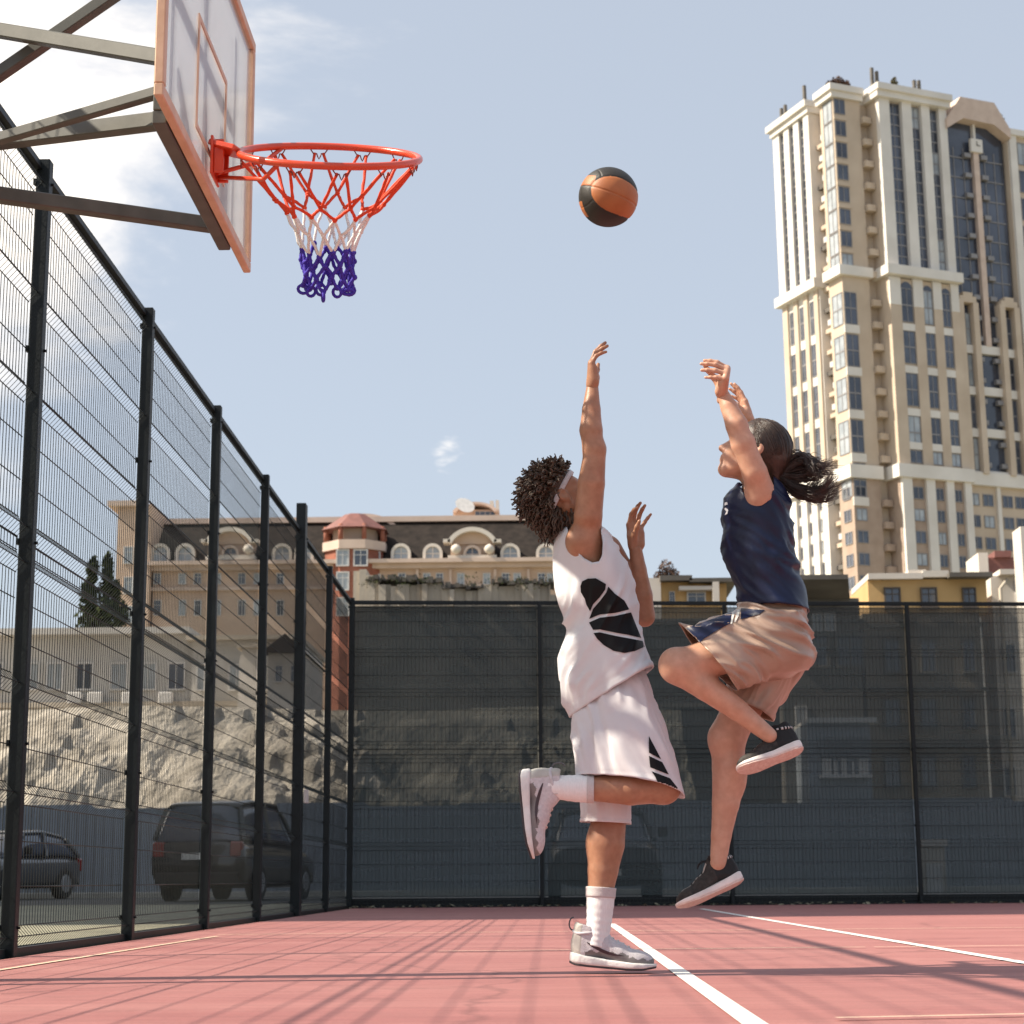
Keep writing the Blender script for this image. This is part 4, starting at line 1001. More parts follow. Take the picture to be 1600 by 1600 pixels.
for c in range(34):       # clumps of curling strands
    low = c < 17; ph = rh.uniform(0, 6.28)
    if low: cy_, ey, ex = 768+rh.gauss(0, 4), rh.uniform(738, 772), rh.uniform(1280, 1312)
    elif c < 27: cy_, ey, ex = 742+rh.gauss(0, 10), rh.uniform(716, 742), rh.uniform(1285, 1320)
    else: cy_, ey, ex = 716+rh.gauss(0, 5), rh.uniform(722, 748), rh.uniform(1258, 1292)
    cx_ = 1250+rh.gauss(0, 5); dz = rh.gauss(0, .03); mx_ = (cx_+ex)/2+6; my_ = cy_*.55+ey*.45+(9 if low else -3)+rh.gauss(0, 4)
    A_ = [root, g.p(cx_, cy_, dz*.6), g.p(mx_, my_, dz), g.p(ex, ey, dz*1.3)]; am = rh.uniform(.003, .009); fr_ = rh.uniform(5, 10)
    for q_ in range(26 if low else 20):
        off = [np.array([0, rh.gauss(0, .006), rh.gauss(0, .006)])]+[np.array([rh.gauss(0, .009), rh.gauss(0, .009), rh.gauss(0, .009)]) for _ in range(2)]+[np.array([rh.gauss(0, .012), rh.gauss(0, .010), rh.gauss(0, .010)])]
        sm = smoothcurve([p_+o_ for p_, o_ in zip(A_, off)], 16); p2 = ph+rh.gauss(0, .5); pts = []; ln = rh.uniform(.75, 1.06)
        for j in range(16):
            t = j/15*ln; k_ = min(15, t*15); p_ = sm[int(k_)] if k_ >= 15 else sm[int(k_)]*(1-k_ % 1)+sm[int(k_)+1]*(k_ % 1); t2 = j/15
            pts.append(p_+np.array([math.cos(p2+t2*fr_), math.sin(p2*1.7+t2*fr_), math.sin(p2+t2*fr_)])*am*t2)
        r0 = rh.uniform(.0010, .0019); mb.tube(pts, [r0*(1-.7*(j/15)**2) for j in range(16)], 4)
mb.build('hair', m_hair2, girl, fix=False)
mb = MB(); mb.tube([root+np.array([-.003, .018*math.cos(a), .020*math.sin(a)]) for a in [2*math.pi*i/16 for i in range(16)]], .006, 8, closed=True); mb.build('hair_tie', m_ink, girl)
# tank top
rings = [((1157, 949), (1263, 956), 0, .158, 0), ((1151, 924), (1256, 930), 0, .152, 0), ((1142, 898), (1247, 898), 0, .150, 0), ((1131, 868), (1240, 864), 0, .150, 0), ((1129, 838), (1237, 834), 0, .154, 0), ((1129, 810), (1233, 805), 0, .160, 0), ((1131, 788), (1230, 784), 0, .160, 0),
         ((1138, 773), (1224, 765), 0, .150, 0), ((1145, 763), (1214, 752), 0, .128, 0), ((1150, 757), (1206, 748), 0, .095, 0), ((1156, 761), (1202, 753), 0, .078, 0)]
arm_n = [(1150, 735), (1152, 752), (1160, 768), (1170, 780), (1181, 788), (1190, 790), (1199, 784), (1207, 770), (1210, 757), (1208, 735)]
arm_f = [(1160, 735), (1165, 765), (1180, 788), (1200, 790), (1212, 765), (1210, 735)]
tank = cloth('tank_top', g, rings, m_navy, girl, 80, 140, .0105, (.75, 0, -.6), 12.2, .004, [(arm_n, YG-.6, YG-.04), (arm_f, YG+.05, YG+.6)], lambda t: 1.1 if t < .75 else 1.1*max(0, (1-t)/.25), freq=(17, 4.0))
tb = bvh_of(tank); m_print = fabric('pale_print', (.55, .55, .58))
patch('chest_print', [[(1131.5, 786), (1136, 784), (1137, 788), (1132, 790)]], tb, m_print, tank, .004, .8); patch('chest_print', [[(1131, 795), (1134, 793), (1138, 797), (1136.5, 803), (1132, 805), (1135, 799)]], tb, m_print, tank, .004, .8)
# shorts
r_n = [((1168, 930), (1247, 936), 0, .126, 0), ((1152, 951), (1267, 990), -.02, .148, 0), ((1131, 959), (1262, 1042), -.05, .145, 0), ((1108, 967), (1208, 1058), -.075, .135, 0), ((1085, 975), (1172, 1068), -.09, .128, 0), ((1067, 981), (1146, 1075), -.095, .124, 0)]
r_f = [((1169, 934), (1246, 940), 0, .124, 0), ((1162, 985), (1264, 1005), .03, .145, 0), ((1158, 1020), (1256, 1048), .06, .135, 0), ((1148, 1052), (1234, 1080), .085, .125, 0), ((1130, 1088), (1203, 1124), .09, .115, 0)]
shorts = cloth('shorts', g, r_n, m_tan, girl, 70, 130, .019, (.9, 0, -.35), 3.3, .004, freq=(15, 3.4), hem=.96); leg2 = cloth('shorts_leg', g, r_f, m_tan, shorts, 60, 110, .015, (-.4, 0, -.9), 7.7, .004, freq=(15, 3.0), hem=.95)
sb = bvh_of(shorts)
patch('front_panel', [[(1070, 982), (1088, 976), (1110, 968), (1130, 961), (1143, 957), (1141, 974), (1120, 985), (1100, 998), (1092, 1004), (1078, 992)], [(1158, 950), (1180, 952), (1196, 953), (1186, 960), (1170, 964), (1157, 968)]], sb, m_navy, shorts, .0045)
patch('trim_stripe', [[(1144, 957), (1148, 955), (1146, 965), (1144, 974), (1141.5, 975)], [(1152, 953), (1157, 951), (1154, 963), (1149, 972), (1147, 972), (1150, 963)]], sb, fabric('trim_white', (.6, .58, .54)), shorts, .0060)
mb = MB(); mb.tube([g.p(x, y, -.16) for x, y in ((1188, 948), (1196, 958), (1203, 972))], .004, 6)
# shoes
M2 = dict(upper=[mat('black_knit_upper', (.014, .012, .011), .75, scale=70, col2=(.045, .04, .035), bump=.7, bscale=200, bdist=.004), mat('pale_tongue', (.42, .39, .35), .8, scale=60), mat('black_heel', (.008, .008, .009), .7)], mid=mat('offwhite_sole', (.74, .69, .66), .5, scale=20, bump=.15, bscale=80),
          out=mat('pink_white_tread', (.62, .44, .38), .6, scale=80, col2=(.74, .60, .54), bump=.8, bscale=120, bdist=.004), lace=mat('black_lace', (.01, .01, .01), .8), collar=mat('collar_black', (.01, .01, .011), .8), collar2=mat('collar_stripe', (.55, .53, .52), .8))
shoe(g, (1164, 1377), (1060, 1424), .07, .06, -14, girl, M2, 'black', (-.35, 0, 1)); shoe(g, (1257, 1172), (1154, 1210), -.11, -.12, -26, girl, M2, 'black', (-.3, 0, 1))
# ------------------------------------------------------------------ background: slope, walls, houses, tower, cars
m_cream = mat('cream_render', (.58, .525, .46), .85, scale=.5, col2=(.68, .62, .555), bump=.2, bscale=8, detail=8)
m_rose = mat('rose_cornice', (.52, .40, .33), .85, scale=.8, col2=(.62, .49, .41), detail=8)
m_tanw = mat('tan_render', (.51, .365, .27), .88, scale=.6, col2=(.60, .45, .345), bump=.2, bscale=8, detail=8)
m_brownw = mat('brown_render', (.33, .245, .19), .88, scale=.6, col2=(.41, .315, .25), detail=8)
m_slate = mat('dark_mansard_tiles', (.013, .010, .009), .85, scale=2.0, spec=.2, col2=(.034, .026, .022), bump=.5, bscale=10, detail=6)
m_brick = mat('red_brick_render', (.24, .080, .050), .85, scale=2.0, col2=(.33, .125, .08), bump=.3, bscale=12, detail=6)
m_redroof = mat('red_brown_roof', (.16, .065, .055), .7, scale=2.0, col2=(.24, .10, .085), bump=.3, bscale=14)
m_glass = mat('window_glass', (.030, .040, .060), .10, scale=.5, col2=(.085, .10, .135), spec=.9, detail=3)
m_glassl = mat('pale_window_glass', (.22, .25, .28), .12, scale=.6, col2=(.42, .45, .47), spec=.9)
m_wframe = mat('window_frame_white', (.60, .58, .56), .6, scale=4)
m_greyw = mat('grey_render', (.47, .45, .42), .9, scale=.4, col2=(.60, .575, .54), bump=.3, bscale=6, detail=9)
m_conc = mat('old_concrete', (.36, .31, .25), .92, scale=.7, col2=(.52, .46, .38), bump=.6, bscale=9, detail=9)
m_ochre = mat('ochre_render', (.52, .33, .14), .88, scale=.7, col2=(.62, .41, .19), bump=.3, bscale=8, detail=9)
m_dkroof = mat('dark_flat_roof', (.09, .08, .07), .85, scale=1, col2=(.15, .135, .12))
m_leafd = mat('dark_foliage', (.018, .026, .010), .95, scale=3, col2=(.045, .056, .022), detail=6, spec=.1); m_leafo = mat('olive_foliage', (.10, .085, .03), .8, scale=3, col2=(.17, .14, .055)); m_leafr = mat('russet_foliage', (.07, .035, .02), .8, scale=3, col2=(.12, .06, .035))
m_bark = mat('bark', (.05, .038, .028), .9, scale=8)
def X_(px, Y, py=1200): return float(at(px, py, Y)[0])
class Fac:
    """a facade facing the court: photo pixels on the plane y=Y"""
    def __init__(s, Y): s.Y = Y
    def box(s, mb, x0, y0, x1, y1, front=0.0, back=.3):
        a = at(x0, (y0+y1)/2, s.Y); b = at(x1, (y0+y1)/2, s.Y); z1 = float(at((x0+x1)/2, y0, s.Y)[2]); z0 = float(at((x0+x1)/2, y1, s.Y)[2])
        if y1 >= 1376: z0 = -.05
        mb.box((a[0], s.Y-front, z0), (b[0], s.Y+back, z1))
    def window(s, root, x0, y0, x1, y1, glass=None, frame=None, proud=.05, arch=False, bars=(1, 1), name='window', sill=False):
        a = at(x0, (y0+y1)/2, s.Y); b = at(x1, (y0+y1)/2, s.Y); z1 = float(at((x0+x1)/2, y0, s.Y)[2]); z0 = float(at((x0+x1)/2, y1, s.Y)[2]); X0, X1 = a[0], b[0]; w = X1-X0; h = z1-z0; fwid = min(w, h)*.10; y = s.Y-proud
        mb = MB(); mb.cur = 1
        if arch:
            r = w/2; zc = z1-r; cx = (X0+X1)/2; n = 14
            mb.prism([(cx+r*math.cos(math.pi*i/n), zc+r*math.sin(math.pi*i/n)) for i in range(n+1)]+[(X0, z0), (X1, z0)], 0, .04, Matrix(((1, 0, 0, 0), (0, 0, 1, y+.01), (0, 1, 0, 0), (0, 0, 0, 1))))
            mb.cur = 0; ro = r+fwid*2.0; ri = r-.01; pts = []
            for i in range(n):
                t0, t1 = math.pi*i/n, math.pi*(i+1)/n
                q = [(cx+rr*math.cos(t), zc+rr*math.sin(t)) for rr, t in ((ro, t0), (ro, t1), (ri, t1), (ri, t0))]
                mb.prism(q, 0, .25, Matrix(((1, 0, 0, 0), (0, 0, 1, y-.18), (0, 1, 0, 0), (0, 0, 0, 1))))
            mb.box((X0-fwid*2, y-.18, z0-.02), (X0+.01, y+.07, zc)); mb.box((X1-.01, y-.18, z0-.02), (X1+fwid*2, y+.07, zc))
            mb.box((cx-fwid*.3, y-.02, z0), (cx+fwid*.3, y+.005, z1-.02)); mb.box((X0, y-.025, zc-fwid*.3), (X1, y+.004, zc+fwid*.3))
        else:
            mb.box((X0, y, z0), (X1, y+.03, z1)); mb.cur = 0
            mb.box((X0-fwid*.4, y-.05, z0-fwid*.4), (X0+fwid*.6, y+.04, z1+fwid*.4)); mb.box((X1-fwid*.6, y-.05, z0-fwid*.4), (X1+fwid*.4, y+.04, z1+fwid*.4))
            mb.box((X0+fwid*.6, y-.048, z1-fwid*.6), (X1-fwid*.6, y+.04, z1+fwid*.4)); mb.box((X0+fwid*.6, y-.048, z0-fwid*.4), (X1-fwid*.6, y+.04, z0+fwid*.6))
            for i in range(bars[0]): q = X0+w*(i+1)/(bars[0]+1); mb.box((q-fwid*.25, y-.03, z0+fwid*.6), (q+fwid*.25, y+.004, z1-fwid*.6))
            for i in range(bars[1]): q = z0+h*(.68 if bars[1] == 1 else (i+1)/(bars[1]+1)); mb.box((X0+fwid*.6, y-.028, q-fwid*.25), (X1-fwid*.6, y+.004, q+fwid*.25))
            if sill: mb.box((X0-fwid, y-.2, z0-fwid*1.4), (X1+fwid, y+.04, z0-fwid*.4))
        return mb.build(name, [frame or m_wframe, glass or m_glass], root)
def leaf_cloud(mb, blobs, n, size, rs):
    """small leaf faces spread through uneven clumps"""
    for _ in range(n):
        c, r = blobs[rs.randrange(len(blobs))]; d = Vector((rs.gauss(0, 1), rs.gauss(0, 1), rs.gauss(0, 1))).normalized(); q = Vector(c)+Vector((d.x*r[0], d.y*r[1], d.z*r[2]))*rs.random()**.45
        a = Vector((rs.gauss(0, 1), rs.gauss(0, 1), rs.gauss(0, 1))).normalized(); b = a.orthogonal().normalized(); s_ = size*rs.uniform(.6, 1.4)
        mb.add([q-a*s_, q+b*s_*.55, q+a*s_, q-b*s_*.55], [(0, 1, 2, 3)])
def plant(name, base, blobs, n, size, m, label, cat, seed, trunk_r=.12, h=None, group=None):
    rs = random.Random(seed); t = thing(name, base, label, cat, group); B = Vector([float(c) for c in base]); mb = MB(); top = max(b[0][2]+b[1][2]*.3 for b in blobs)
    mb.tube([B, B+Vector((.02, .03, top*.5)), B+Vector((-.03, 0, top))], [trunk_r, trunk_r*.7, trunk_r*.25], 7)
    for b in blobs: mb.tube([B+Vector((0, 0, max(.05, b[0][2]*.55))), B+Vector(b[0])], [trunk_r*.4, trunk_r*.12], 5)
    mb.build('trunk', m_bark, t); mb = MB(); leaf_cloud(mb, [(B+Vector(c), r) for c, r in blobs], n, size, rs); mb.build('crown', m, t, fix=False); return t

# --- rocky slope and plateau behind the yard
m_rock = mat('pale_rock', (.15, .132, .108), .95, scale=.9, col2=(.42, .38, .325), bump=1.0, bscale=5, detail=10, bdist=.12)
zP = 5.5; nx, ny = 300, 90; pts = []; rs = random.Random(5)
for j in range(ny+1):
    for i in range(nx+1):
        x = -30+i/nx*34; y = 46.2+j/ny*30; t = min(1, max(0, (y-47)/(8+2.5*noise.noise(Vector((x*.12, 4, 2))))))
        pr = t**.75; n = noise.fractal(Vector((x*.28, y*.28, 1.5)), .9, 2.1, 7)*1.25*math.sin(math.pi*min(1, max(0, t)))**.6
        lm = .62+.38*min(1, max(0, (-x-1)/6)) ; lm = 1.0 if x < -6 else lm
        st = .35*math.floor(pr*7+noise.noise(Vector((x*.2, y*.1, 8)))*1.3)/7*zP; z = (pr*zP*.65+st+n)*1.0
        pts.append((x, y, max(-.2, min(z, zP+.35) if t < 1 else zP+.12*n)))
mb = MB(); mb.add(pts, [(j*(nx+1)+i, j*(nx+1)+i+1, (j+1)*(nx+1)+i+1, (j+1)*(nx+1)+i) for j in range(ny) for i in range(nx)])
m_rock_shade = mat('rock_shade_tone', (.045, .043, .036), .95, scale=.8, col2=(.115, .108, .090), bump=1.0, bscale=5, detail=10, bdist=.1); m_grey_shade = mat('grey_shade_tone', (.085, .078, .068), .95, scale=.8, col2=(.16, .148, .128), bump=.5, bscale=8, detail=10); m_ochre_shade = mat('ochre_shade_tone', (.15, .125, .095), .9, scale=.8, col2=(.22, .185, .14), bump=.3, bscale=8, detail=9)  # dark versions of rock, concrete and ochre: shade behind the net as colour
mb.mi = [1 if (mb.v[f[0]][0] > -5.2+1.6*noise.noise(Vector((mb.v[f[0]][0]*.5, mb.v[f[0]][1]*.5, 3))) - .05*(mb.v[f[0]][1]-47)) else 0 for f in mb.f]  # slope behind the net gets the darker rock, its shade painted in
tag(mb.build('rock_slope', [m_rock, m_rock_shade]), kind='structure')
# --- corrugated metal hoarding at the far side of the yard
m_hoard = mat('blue_grey_sheet_metal', (.235, .262, .295), .5, scale=.7, col2=(.285, .312, .345), metal=.0, bump=.15, bscale=20)
mb = MB(); Yh = 44.0; xs = []; x = -24.0; k = 0
prof = [(0, 0), (.11, 0), (.135, .035), (.195, .035), (.22, 0)]
while x < 26:
    for dx, dy in prof[:-1]: xs.append((x+dx, dy))
    x += .22
for (xa, ya), (xb_, yb_) in zip(xs, xs[1:]):
    pass
topz = [2.16+.03*math.floor(math.sin(int(x_/2.2)*2.1)*1.5) for x_, _ in xs]
mb.add([(x_, Yh-d_, .04) for x_, d_ in xs]+[(x_, Yh-d_, z_) for (x_, d_), z_ in zip(xs, topz)]+[(x_, Yh-d_+.012, .04) for x_, d_ in xs]+[(x_, Yh-d_+.012, z_) for (x_, d_), z_ in zip(xs, topz)],
       [f for i in range(len(xs)-1) for f in ((i, i+1, len(xs)+i+1, len(xs)+i), (2*len(xs)+i+1, 2*len(xs)+i, 3*len(xs)+i, 3*len(xs)+i+1), (len(xs)+i, len(xs)+i+1, 3*len(xs)+i+1, 3*len(xs)+i))])
hoard = mb.build('metal_fence', m_hoard); tag(hoard, 'blue grey corrugated metal hoarding behind the parked cars', 'fence')
mb = MB()
for i in range(17): xx = -24+i*3; mb.box((xx, Yh+.02, -.05), (xx+.08, Yh+.10, 2.1))
for zz in (.5, 1.8): mb.box((-24, Yh+.10, zz), (26, Yh+.16, zz+.06))
mb.build('support_rail', m_post, hoard)
mb = MB(); mb.box((-26, Yh-.75, -.05), (26, Yh-.35, .12), bev=.02); tag(mb.build('kerb', mat('kerb_concrete', (.32, .30, .26), .9, scale=2, col2=(.42, .40, .35))), kind='structure')

# --- grey block with a window row, on the plateau behind the side fence
f = Fac(63.0); gb = thing('grey_building', at(200, 1100, 63)*[1, 1, 0]+[0, 0, zP], 'long pale grey low building with a row of windows on top of the rocky slope', 'building')
def bld_part(name, fc, rects, m, root, front=0.0, back=6.0):
    mb = MB()
    for r in rects: fc.box(mb, *r, front, back)
    return mb.build(name, m, root)
bld_part('wall', f, [(-120, 992, 300, 1160), ], m_greyw, gb); bld_part('wall', f, [(300.5, 1002, 470, 1160)], m_greyw, gb, .25)
bld_part('roof', f, [(-125, 984, 300, 994)], m_greyw, gb, .5, 6.5); bld_part('roof', f, [(296, 996, 474, 1003)], m_conc, gb, .7, 6.5)
bld_part('band', f, [(-120, 1098, 470, 1106)], m_conc, gb, .35, .2)
for i, x in enumerate((-60, -8, 48, 86, 132, 186, 232, 276)):
    f.window(gb, x-13, 1036, x+13, 1078, m_glass if i % 3 == 1 else m_glassl, bars=(1, 0))
for x in (322, 372, 420): f.window(gb, x-12, 1040, x+12, 1080, m_glassl, bars=(1, 0), proud=.32)
for x in (120, 152, 205, 262):
    mb = MB(); P = at(x, 1092, 63); mb.box((P[0]-.25, 62.6, P[2]-.2), (P[0]+.25, 62.95, P[2]+.2), bev=.03); mb.build('air_conditioner', m_wframe, gb)
# ruined cream chimney stack and little house on the plateau
rv = thing('ruined_wall', (X_(395, 60), 60, zP), 'broken cream coloured brick chimney wall standing before the grey building', 'ruin'); f = Fac(60.0)
mb = MB(); P = at(392, 1040, 60)
pr = [(372, 1082), (374, 1030), (380, 1012), (392, 1010), (397, 1004), (404, 1012), (400, 1040), (406, 1084)]
mb.prism([(float(at(x, y, 60)[0]), float(at(x, y, 60)[2])) for x, y in pr]+[(float(at(406, 1130, 60)[0]), zP-.2), (float(at(370, 1130, 60)[0]), zP-.2)], 0, 1.2, Matrix(((1, 0, 0, 0), (0, 0, 1, 60), (0, 1, 0, 0), (0, 0, 0, 1))))
mb.build('wall', m_cream, rv); mb = MB(); f.box(mb, 370, 1008, 408, 1013, .2, 1.3); mb.build('cap', m_conc, rv)
hs_ = thing('small_house', (X_(455, 61), 61, zP), 'small white house with a dark pitched roof glimpsed through the far side fence', 'house'); f = Fac(61.0); mb = MB(); f.box(mb, 418, 1018, 475, 1140, 0, 5); mb.build('wall', m_greyw, hs_)
mb = MB(); a, b_, c = at(412, 1020, 61), at(448, 992, 61), at(481, 1022, 61); mb.prism([(a[0], a[2]), (b_[0], b_[2]), (c[0], c[2])], 0, 6, Matrix(((1, 0, 0, 0), (0, 0, 1, 60.6), (0, 1, 0, 0), (0, 0, 0, 1)))); mb.build('roof', m_slate, hs_)
for x in (436, 460): f.window(hs_, x-6, 1040, x+6, 1066, m_glass)
# conifers on the plateau
for i, (px, py0, py1, w_) in enumerate(((133, 1005, 895, 2.2), (160, 1005, 888, 1.9), (178, 1005, 930, 1.5))):
    B = at(px, 1100, 66); B = np.array([B[0], 66, zP]); hh = zh(px, py1, 66)-zP
    bl = [((.1*math.sin(q*3+i), .1*math.cos(q*2), hh*q/7), (w_*.5*(1.1-q/7)+.1, w_*.5*(1.1-q/7)+.1, hh*.11)) for q in range(1, 8)]
    plant('conifer_tree', B, bl, 1500, .13, m_leafd, ('dark conifer standing left of two others behind the grey building', 'tallest dark conifer in the middle of three behind the grey building', 'shortest dark conifer beside the tan stair block')[i], 'tree', 20+i, .14, group='conifers behind the grey building')
# ruin across the top of the end fence
f = Fac(58.0); rw = thing('concrete_ruin', (X_(700, 58), 58, zP), 'crumbling concrete ruin with weeds along its top behind the far fence', 'ruin')
mb = MB(); rs = random.Random(9)
for x0, x1, y0 in ((552, 573, 893), (573, 592, 902), (592, 668, 915), (668, 690, 908), (690, 755, 922), (755, 768, 917), (768, 860, 914), (860, 900, 930)):
    x = x0
    while x < x1:
        xe_ = min(x1, x+rs.uniform(6, 14)); f.box(mb, x, y0+rs.uniform(-2.5, 2.5), xe_, 948, rs.uniform(0, .25), 1.0); x = xe_
mb.build('wall', m_conc, rw); mb = MB(); f.box(mb, 551, 948.2, 900, 1120, .12, 1.1); mb.build('lower_wall', m_grey_shade, rw)  # wall below the fence top: same ruin, shade painted into a darker grey
for xa_, xb_, ya_ in ((572, 652, 903), (654, 692, 906), (692, 756, 915), (768, 866, 908)):
    mb = MB(); x = xa_
    while x < xb_:
        w_ = rs.uniform(3, 9); f.box(mb, x, ya_+rs.uniform(-4, 3), min(xb_, x+w_), ya_+rs.uniform(4, 8), rs.uniform(.1, .4), 1.2); x += w_
    mb.build('broken_slab', m_dkroof, rw)
mb = MB(); bl = []
for i in range(34):
    x = rs.uniform(574, 868); P = at(x, rs.uniform(902, 914), 57.6); bl.append((P, (.35, .35, rs.uniform(.10, .22))))
leaf_cloud(mb, bl, 520, .035, rs); tag(mb.build('weeds', m_leafd, rw, fix=False), kind='stuff')
# --- mansard apartment house
f = Fac(120.0); mh = thing('apartment_house', (X_(540, 120), 120, 0), 'tan apartment house with dark mansard roof, round arched dormers and a red corner turret', 'building')
bld_part('wall', f, [(232, 884, 884, 1380)], m_tanw, mh, 0, 14)
mb = MB(); zb_, zt_ = zh(560, 880, 120), zh(560, 815, 123.5); xa, xb2 = X_(228, 120, 880), X_(888, 120, 880)
mb.add([(xa, 119.9, zb_), (xb2, 119.9, zb_), (xb2, 123.5, zt_), (xa, 123.5, zt_), (xa, 134, zb_), (xb2, 134, zb_), (xb2, 131, zt_), (xa, 131, zt_)], [(0, 1, 2, 3), (3, 2, 6, 7), (1, 5, 6, 2), (0, 3, 7, 4), (4, 7, 6, 5), (0, 4, 5, 1)]); roof = mb.build('roof', m_slate, mh)
bld_part('cornice', f, [(226, 877, 890, 883)], m_rose, mh, .9, .5); bld_part('cornice', f, [(230, 883.2, 886, 890)], m_rose, mh, .45, .3); bld_part('cornice', f, [(230, 916, 886, 921)], m_rose, mh, .3, .3)
mb = MB(); z_ = zh(560, 815, 123.5); mb.box((xa, 123.1, z_-.1), (xb2, 131.5, z_+.28)); mb.build('roof_trim', m_rose, roof)
sbk = bld_part('stair_block', f, [(178, 792, 231, 1380)], m_tanw, mh, .8, 10); bld_part('block_cap', f, [(175, 788, 234, 796)], m_rose, sbk, 1.3, 10.5)
for y in (858, 905, 950): f.window(mh, 198, y, 212, y+26, m_glassl, proud=.85)
def arch_band(cx, cy, ro, ri, a0, a1, y, th, m, name, root, n=18, sy=1.0):
    mb = MB()
    for i in range(n):
        t0 = a0+(a1-a0)*i/n; t1 = a0+(a1-a0)*(i+1)/n
        q = [(cx+r*math.cos(t), cy+r*sy*math.sin(t)) for r, t in ((ro, t0), (ro, t1), (ri, t1), (ri, t0))]
        mb.prism(q, 0, th, Matrix(((1, 0, 0, 0), (0, 0, 1, y), (0, 1, 0, 0), (0, 0, 0, 1))))
    return mb.build(name, m, root)
for x in (252, 291, 442, 476, 627, 676.5, 797.5, 853):
    mb = MB(); f.box(mb, x-15, 858, x+15, 879, .15, 3.2); d = mb.build('dormer', m_slate, roof)
    w = f.window(mh, x-11, 855, x+11, 878.5, m_glassl, m_cream, proud=.25, arch=True)
for cxp in (738.5, 362):
    P = at(cxp, 852, 120); k = 1/ppm(P); cx = P[0]; zc = zh(cxp, 876, 120)
    mb = MB(); f.box(mb, cxp-34, 846, cxp+34, 878, .25, 4); g_ = mb.build('gable', m_tanw, mh)
    R1 = 43*k; arch_band(cx, zh(cxp, 866, 120), R1, R1-7*k, math.pi*.14, math.pi*.86, 119.1, 1.4, m_cream, 'arch_moulding', g_, sy=.92)
    mb = MB(); n = 18; mb.prism([(cx+(R1-6.5*k)*math.cos(math.pi*(.14+.72*i/n)), zh(cxp, 866, 120)+(R1-6.5*k)*.92*math.sin(math.pi*(.14+.72*i/n))) for i in range(n+1)], 0, .3, Matrix(((1, 0, 0, 0), (0, 0, 1, 119.6), (0, 1, 0, 0), (0, 0, 0, 1)))); mb.build('gable_face', m_tanw, g_)
    mb = MB(); f.box(mb, cxp-45, 846, cxp-34, 851, .9, .3); f.box(mb, cxp+34, 846, cxp+45, 851, .9, .3); f.box(mb, cxp-38, 870, cxp+38, 877, .7, .2); mb.build('gable_trim', m_cream, g_)
    f.window(mh, cxp-10, 858, cxp+10, 877, m_glass, m_rose, proud=.5, arch=True)
    for sx in (-26, 26): mb = MB(); P2 = at(cxp+sx, 858, 119.2); mb.smooth = True; mb.tube([P2+np.array([0, 0, -.35]), P2+np.array([0, 0, -.2]), P2, P2+np.array([0, 0, .2]), P2+np.array([0, 0, .35])], [.05, .28, .36, .28, .05], 10); mb.build('ornament', m_cream, g_)
for y, hgt in ((896, 17), (938, 24)):
    for i, x in enumerate((246, 285, 309, 340, 378, 402, 438, 470, 628, 667, 687, 720, 752, 760.5, 790, 808, 846, 860)):
        if x in (752,): continue
        f.window(mh, x-5.5, y, x+5.5, y+hgt, m_glassl if i % 2 else m_glass, m_wframe, proud=.04)
for sx in (652, 704, 774, 826):
    mb = MB(); f.box(mb, sx-2, 890, sx+2, 1000, .25, .2); mb.build('pilaster', m_rose, mh)
# attic hut, chimneys, dish
f2 = Fac(127.0); mb = MB(); f2.box(mb, 708, 796, 780, 816, 0, 5); at_ = mb.build('attic', m_tanw, mh); P = at(743, 797, 127); arch_band(P[0], zh(743, 806, 127), 36/ppm(P), 30/ppm(P), .25, math.pi-.25, 126.4, 5, m_rose, 'attic_arch', at_, sy=.55)
f2.window(mh, 742, 799, 774, 809, m_glass, m_rose, proud=.1, bars=(3, 0))
mb = MB(); f2.box(mb, 765, 780, 771, 800, -.5, 1.6); f2.box(mb, 774, 779, 779, 800, -.5, 1.6); mb.build('chimney', m_cream, roof)
mb = MB(); mb.smooth = True; P = at(724, 795, 126.2); mb.tube([P, P+np.array([.1, -.25, .15]), P+np.array([.13, -.32, .2])], [.05, .5, .72], 14); mb.build('satellite_dish', m_wframe, roof)
# turret
tc_ = at(552, 900, 119.0); tk = 1.10/ppm(tc_); tcx = tc_[0]-.1; tur = []
def octo(r, z0, z1, m, name, root, r1=None, n=8, ph=.3927, y=121.0):
    mb = MB(); mb.loft([[(tcx+r*math.cos(2*math.pi*i/n+ph), y+r*math.sin(2*math.pi*i/n+ph), z0) for i in range(n)], [(tcx+(r1 or r)*math.cos(2*math.pi*i/n+ph), y+(r1 or r)*math.sin(2*math.pi*i/n+ph), z1) for i in range(n)]]); return mb.build(name, m, root)
z = lambda py: zh(552, py, 119.0)
tw_ = octo(45*tk, -.05, z(856), m_brick, 'turret', mh); octo(49*tk, z(857), z(843), m_rose, 'balcony', tw_); octo(34*tk, z(843), z(817), m_brownw, 'loggia', tw_)
for i in range(8):
    a = 2*math.pi*i/8+.3927; mb = MB(); mb.tube([(tcx+44*tk*math.cos(a), 121+44*tk*math.sin(a), z(843)), (tcx+44*tk*math.cos(a), 121+44*tk*math.sin(a), z(818))], .16, 8); mb.build('column', m_brick, tw_)
octo(51*tk, z(823), z(796), m_redroof, 'turret_roof', tw_, 16*tk); arch_band(tcx+.3, z(824), 58*tk, 51*tk, .30, math.pi-.30, 123.2, 2.5, m_rose, 'rear_arch', tw_, sy=.66)
mb = MB(); mb.prism([(tcx+.3+52*tk*math.cos(t), z(824)+52*tk*.66*math.sin(t)) for t in [.30+(math.pi-.6)*i/14 for i in range(15)]], 0, 2, Matrix(((1, 0, 0, 0), (0, 0, 1, 124.2), (0, 1, 0, 0), (0, 0, 0, 1)))); mb.build('rear_gable', m_brownw, tw_)
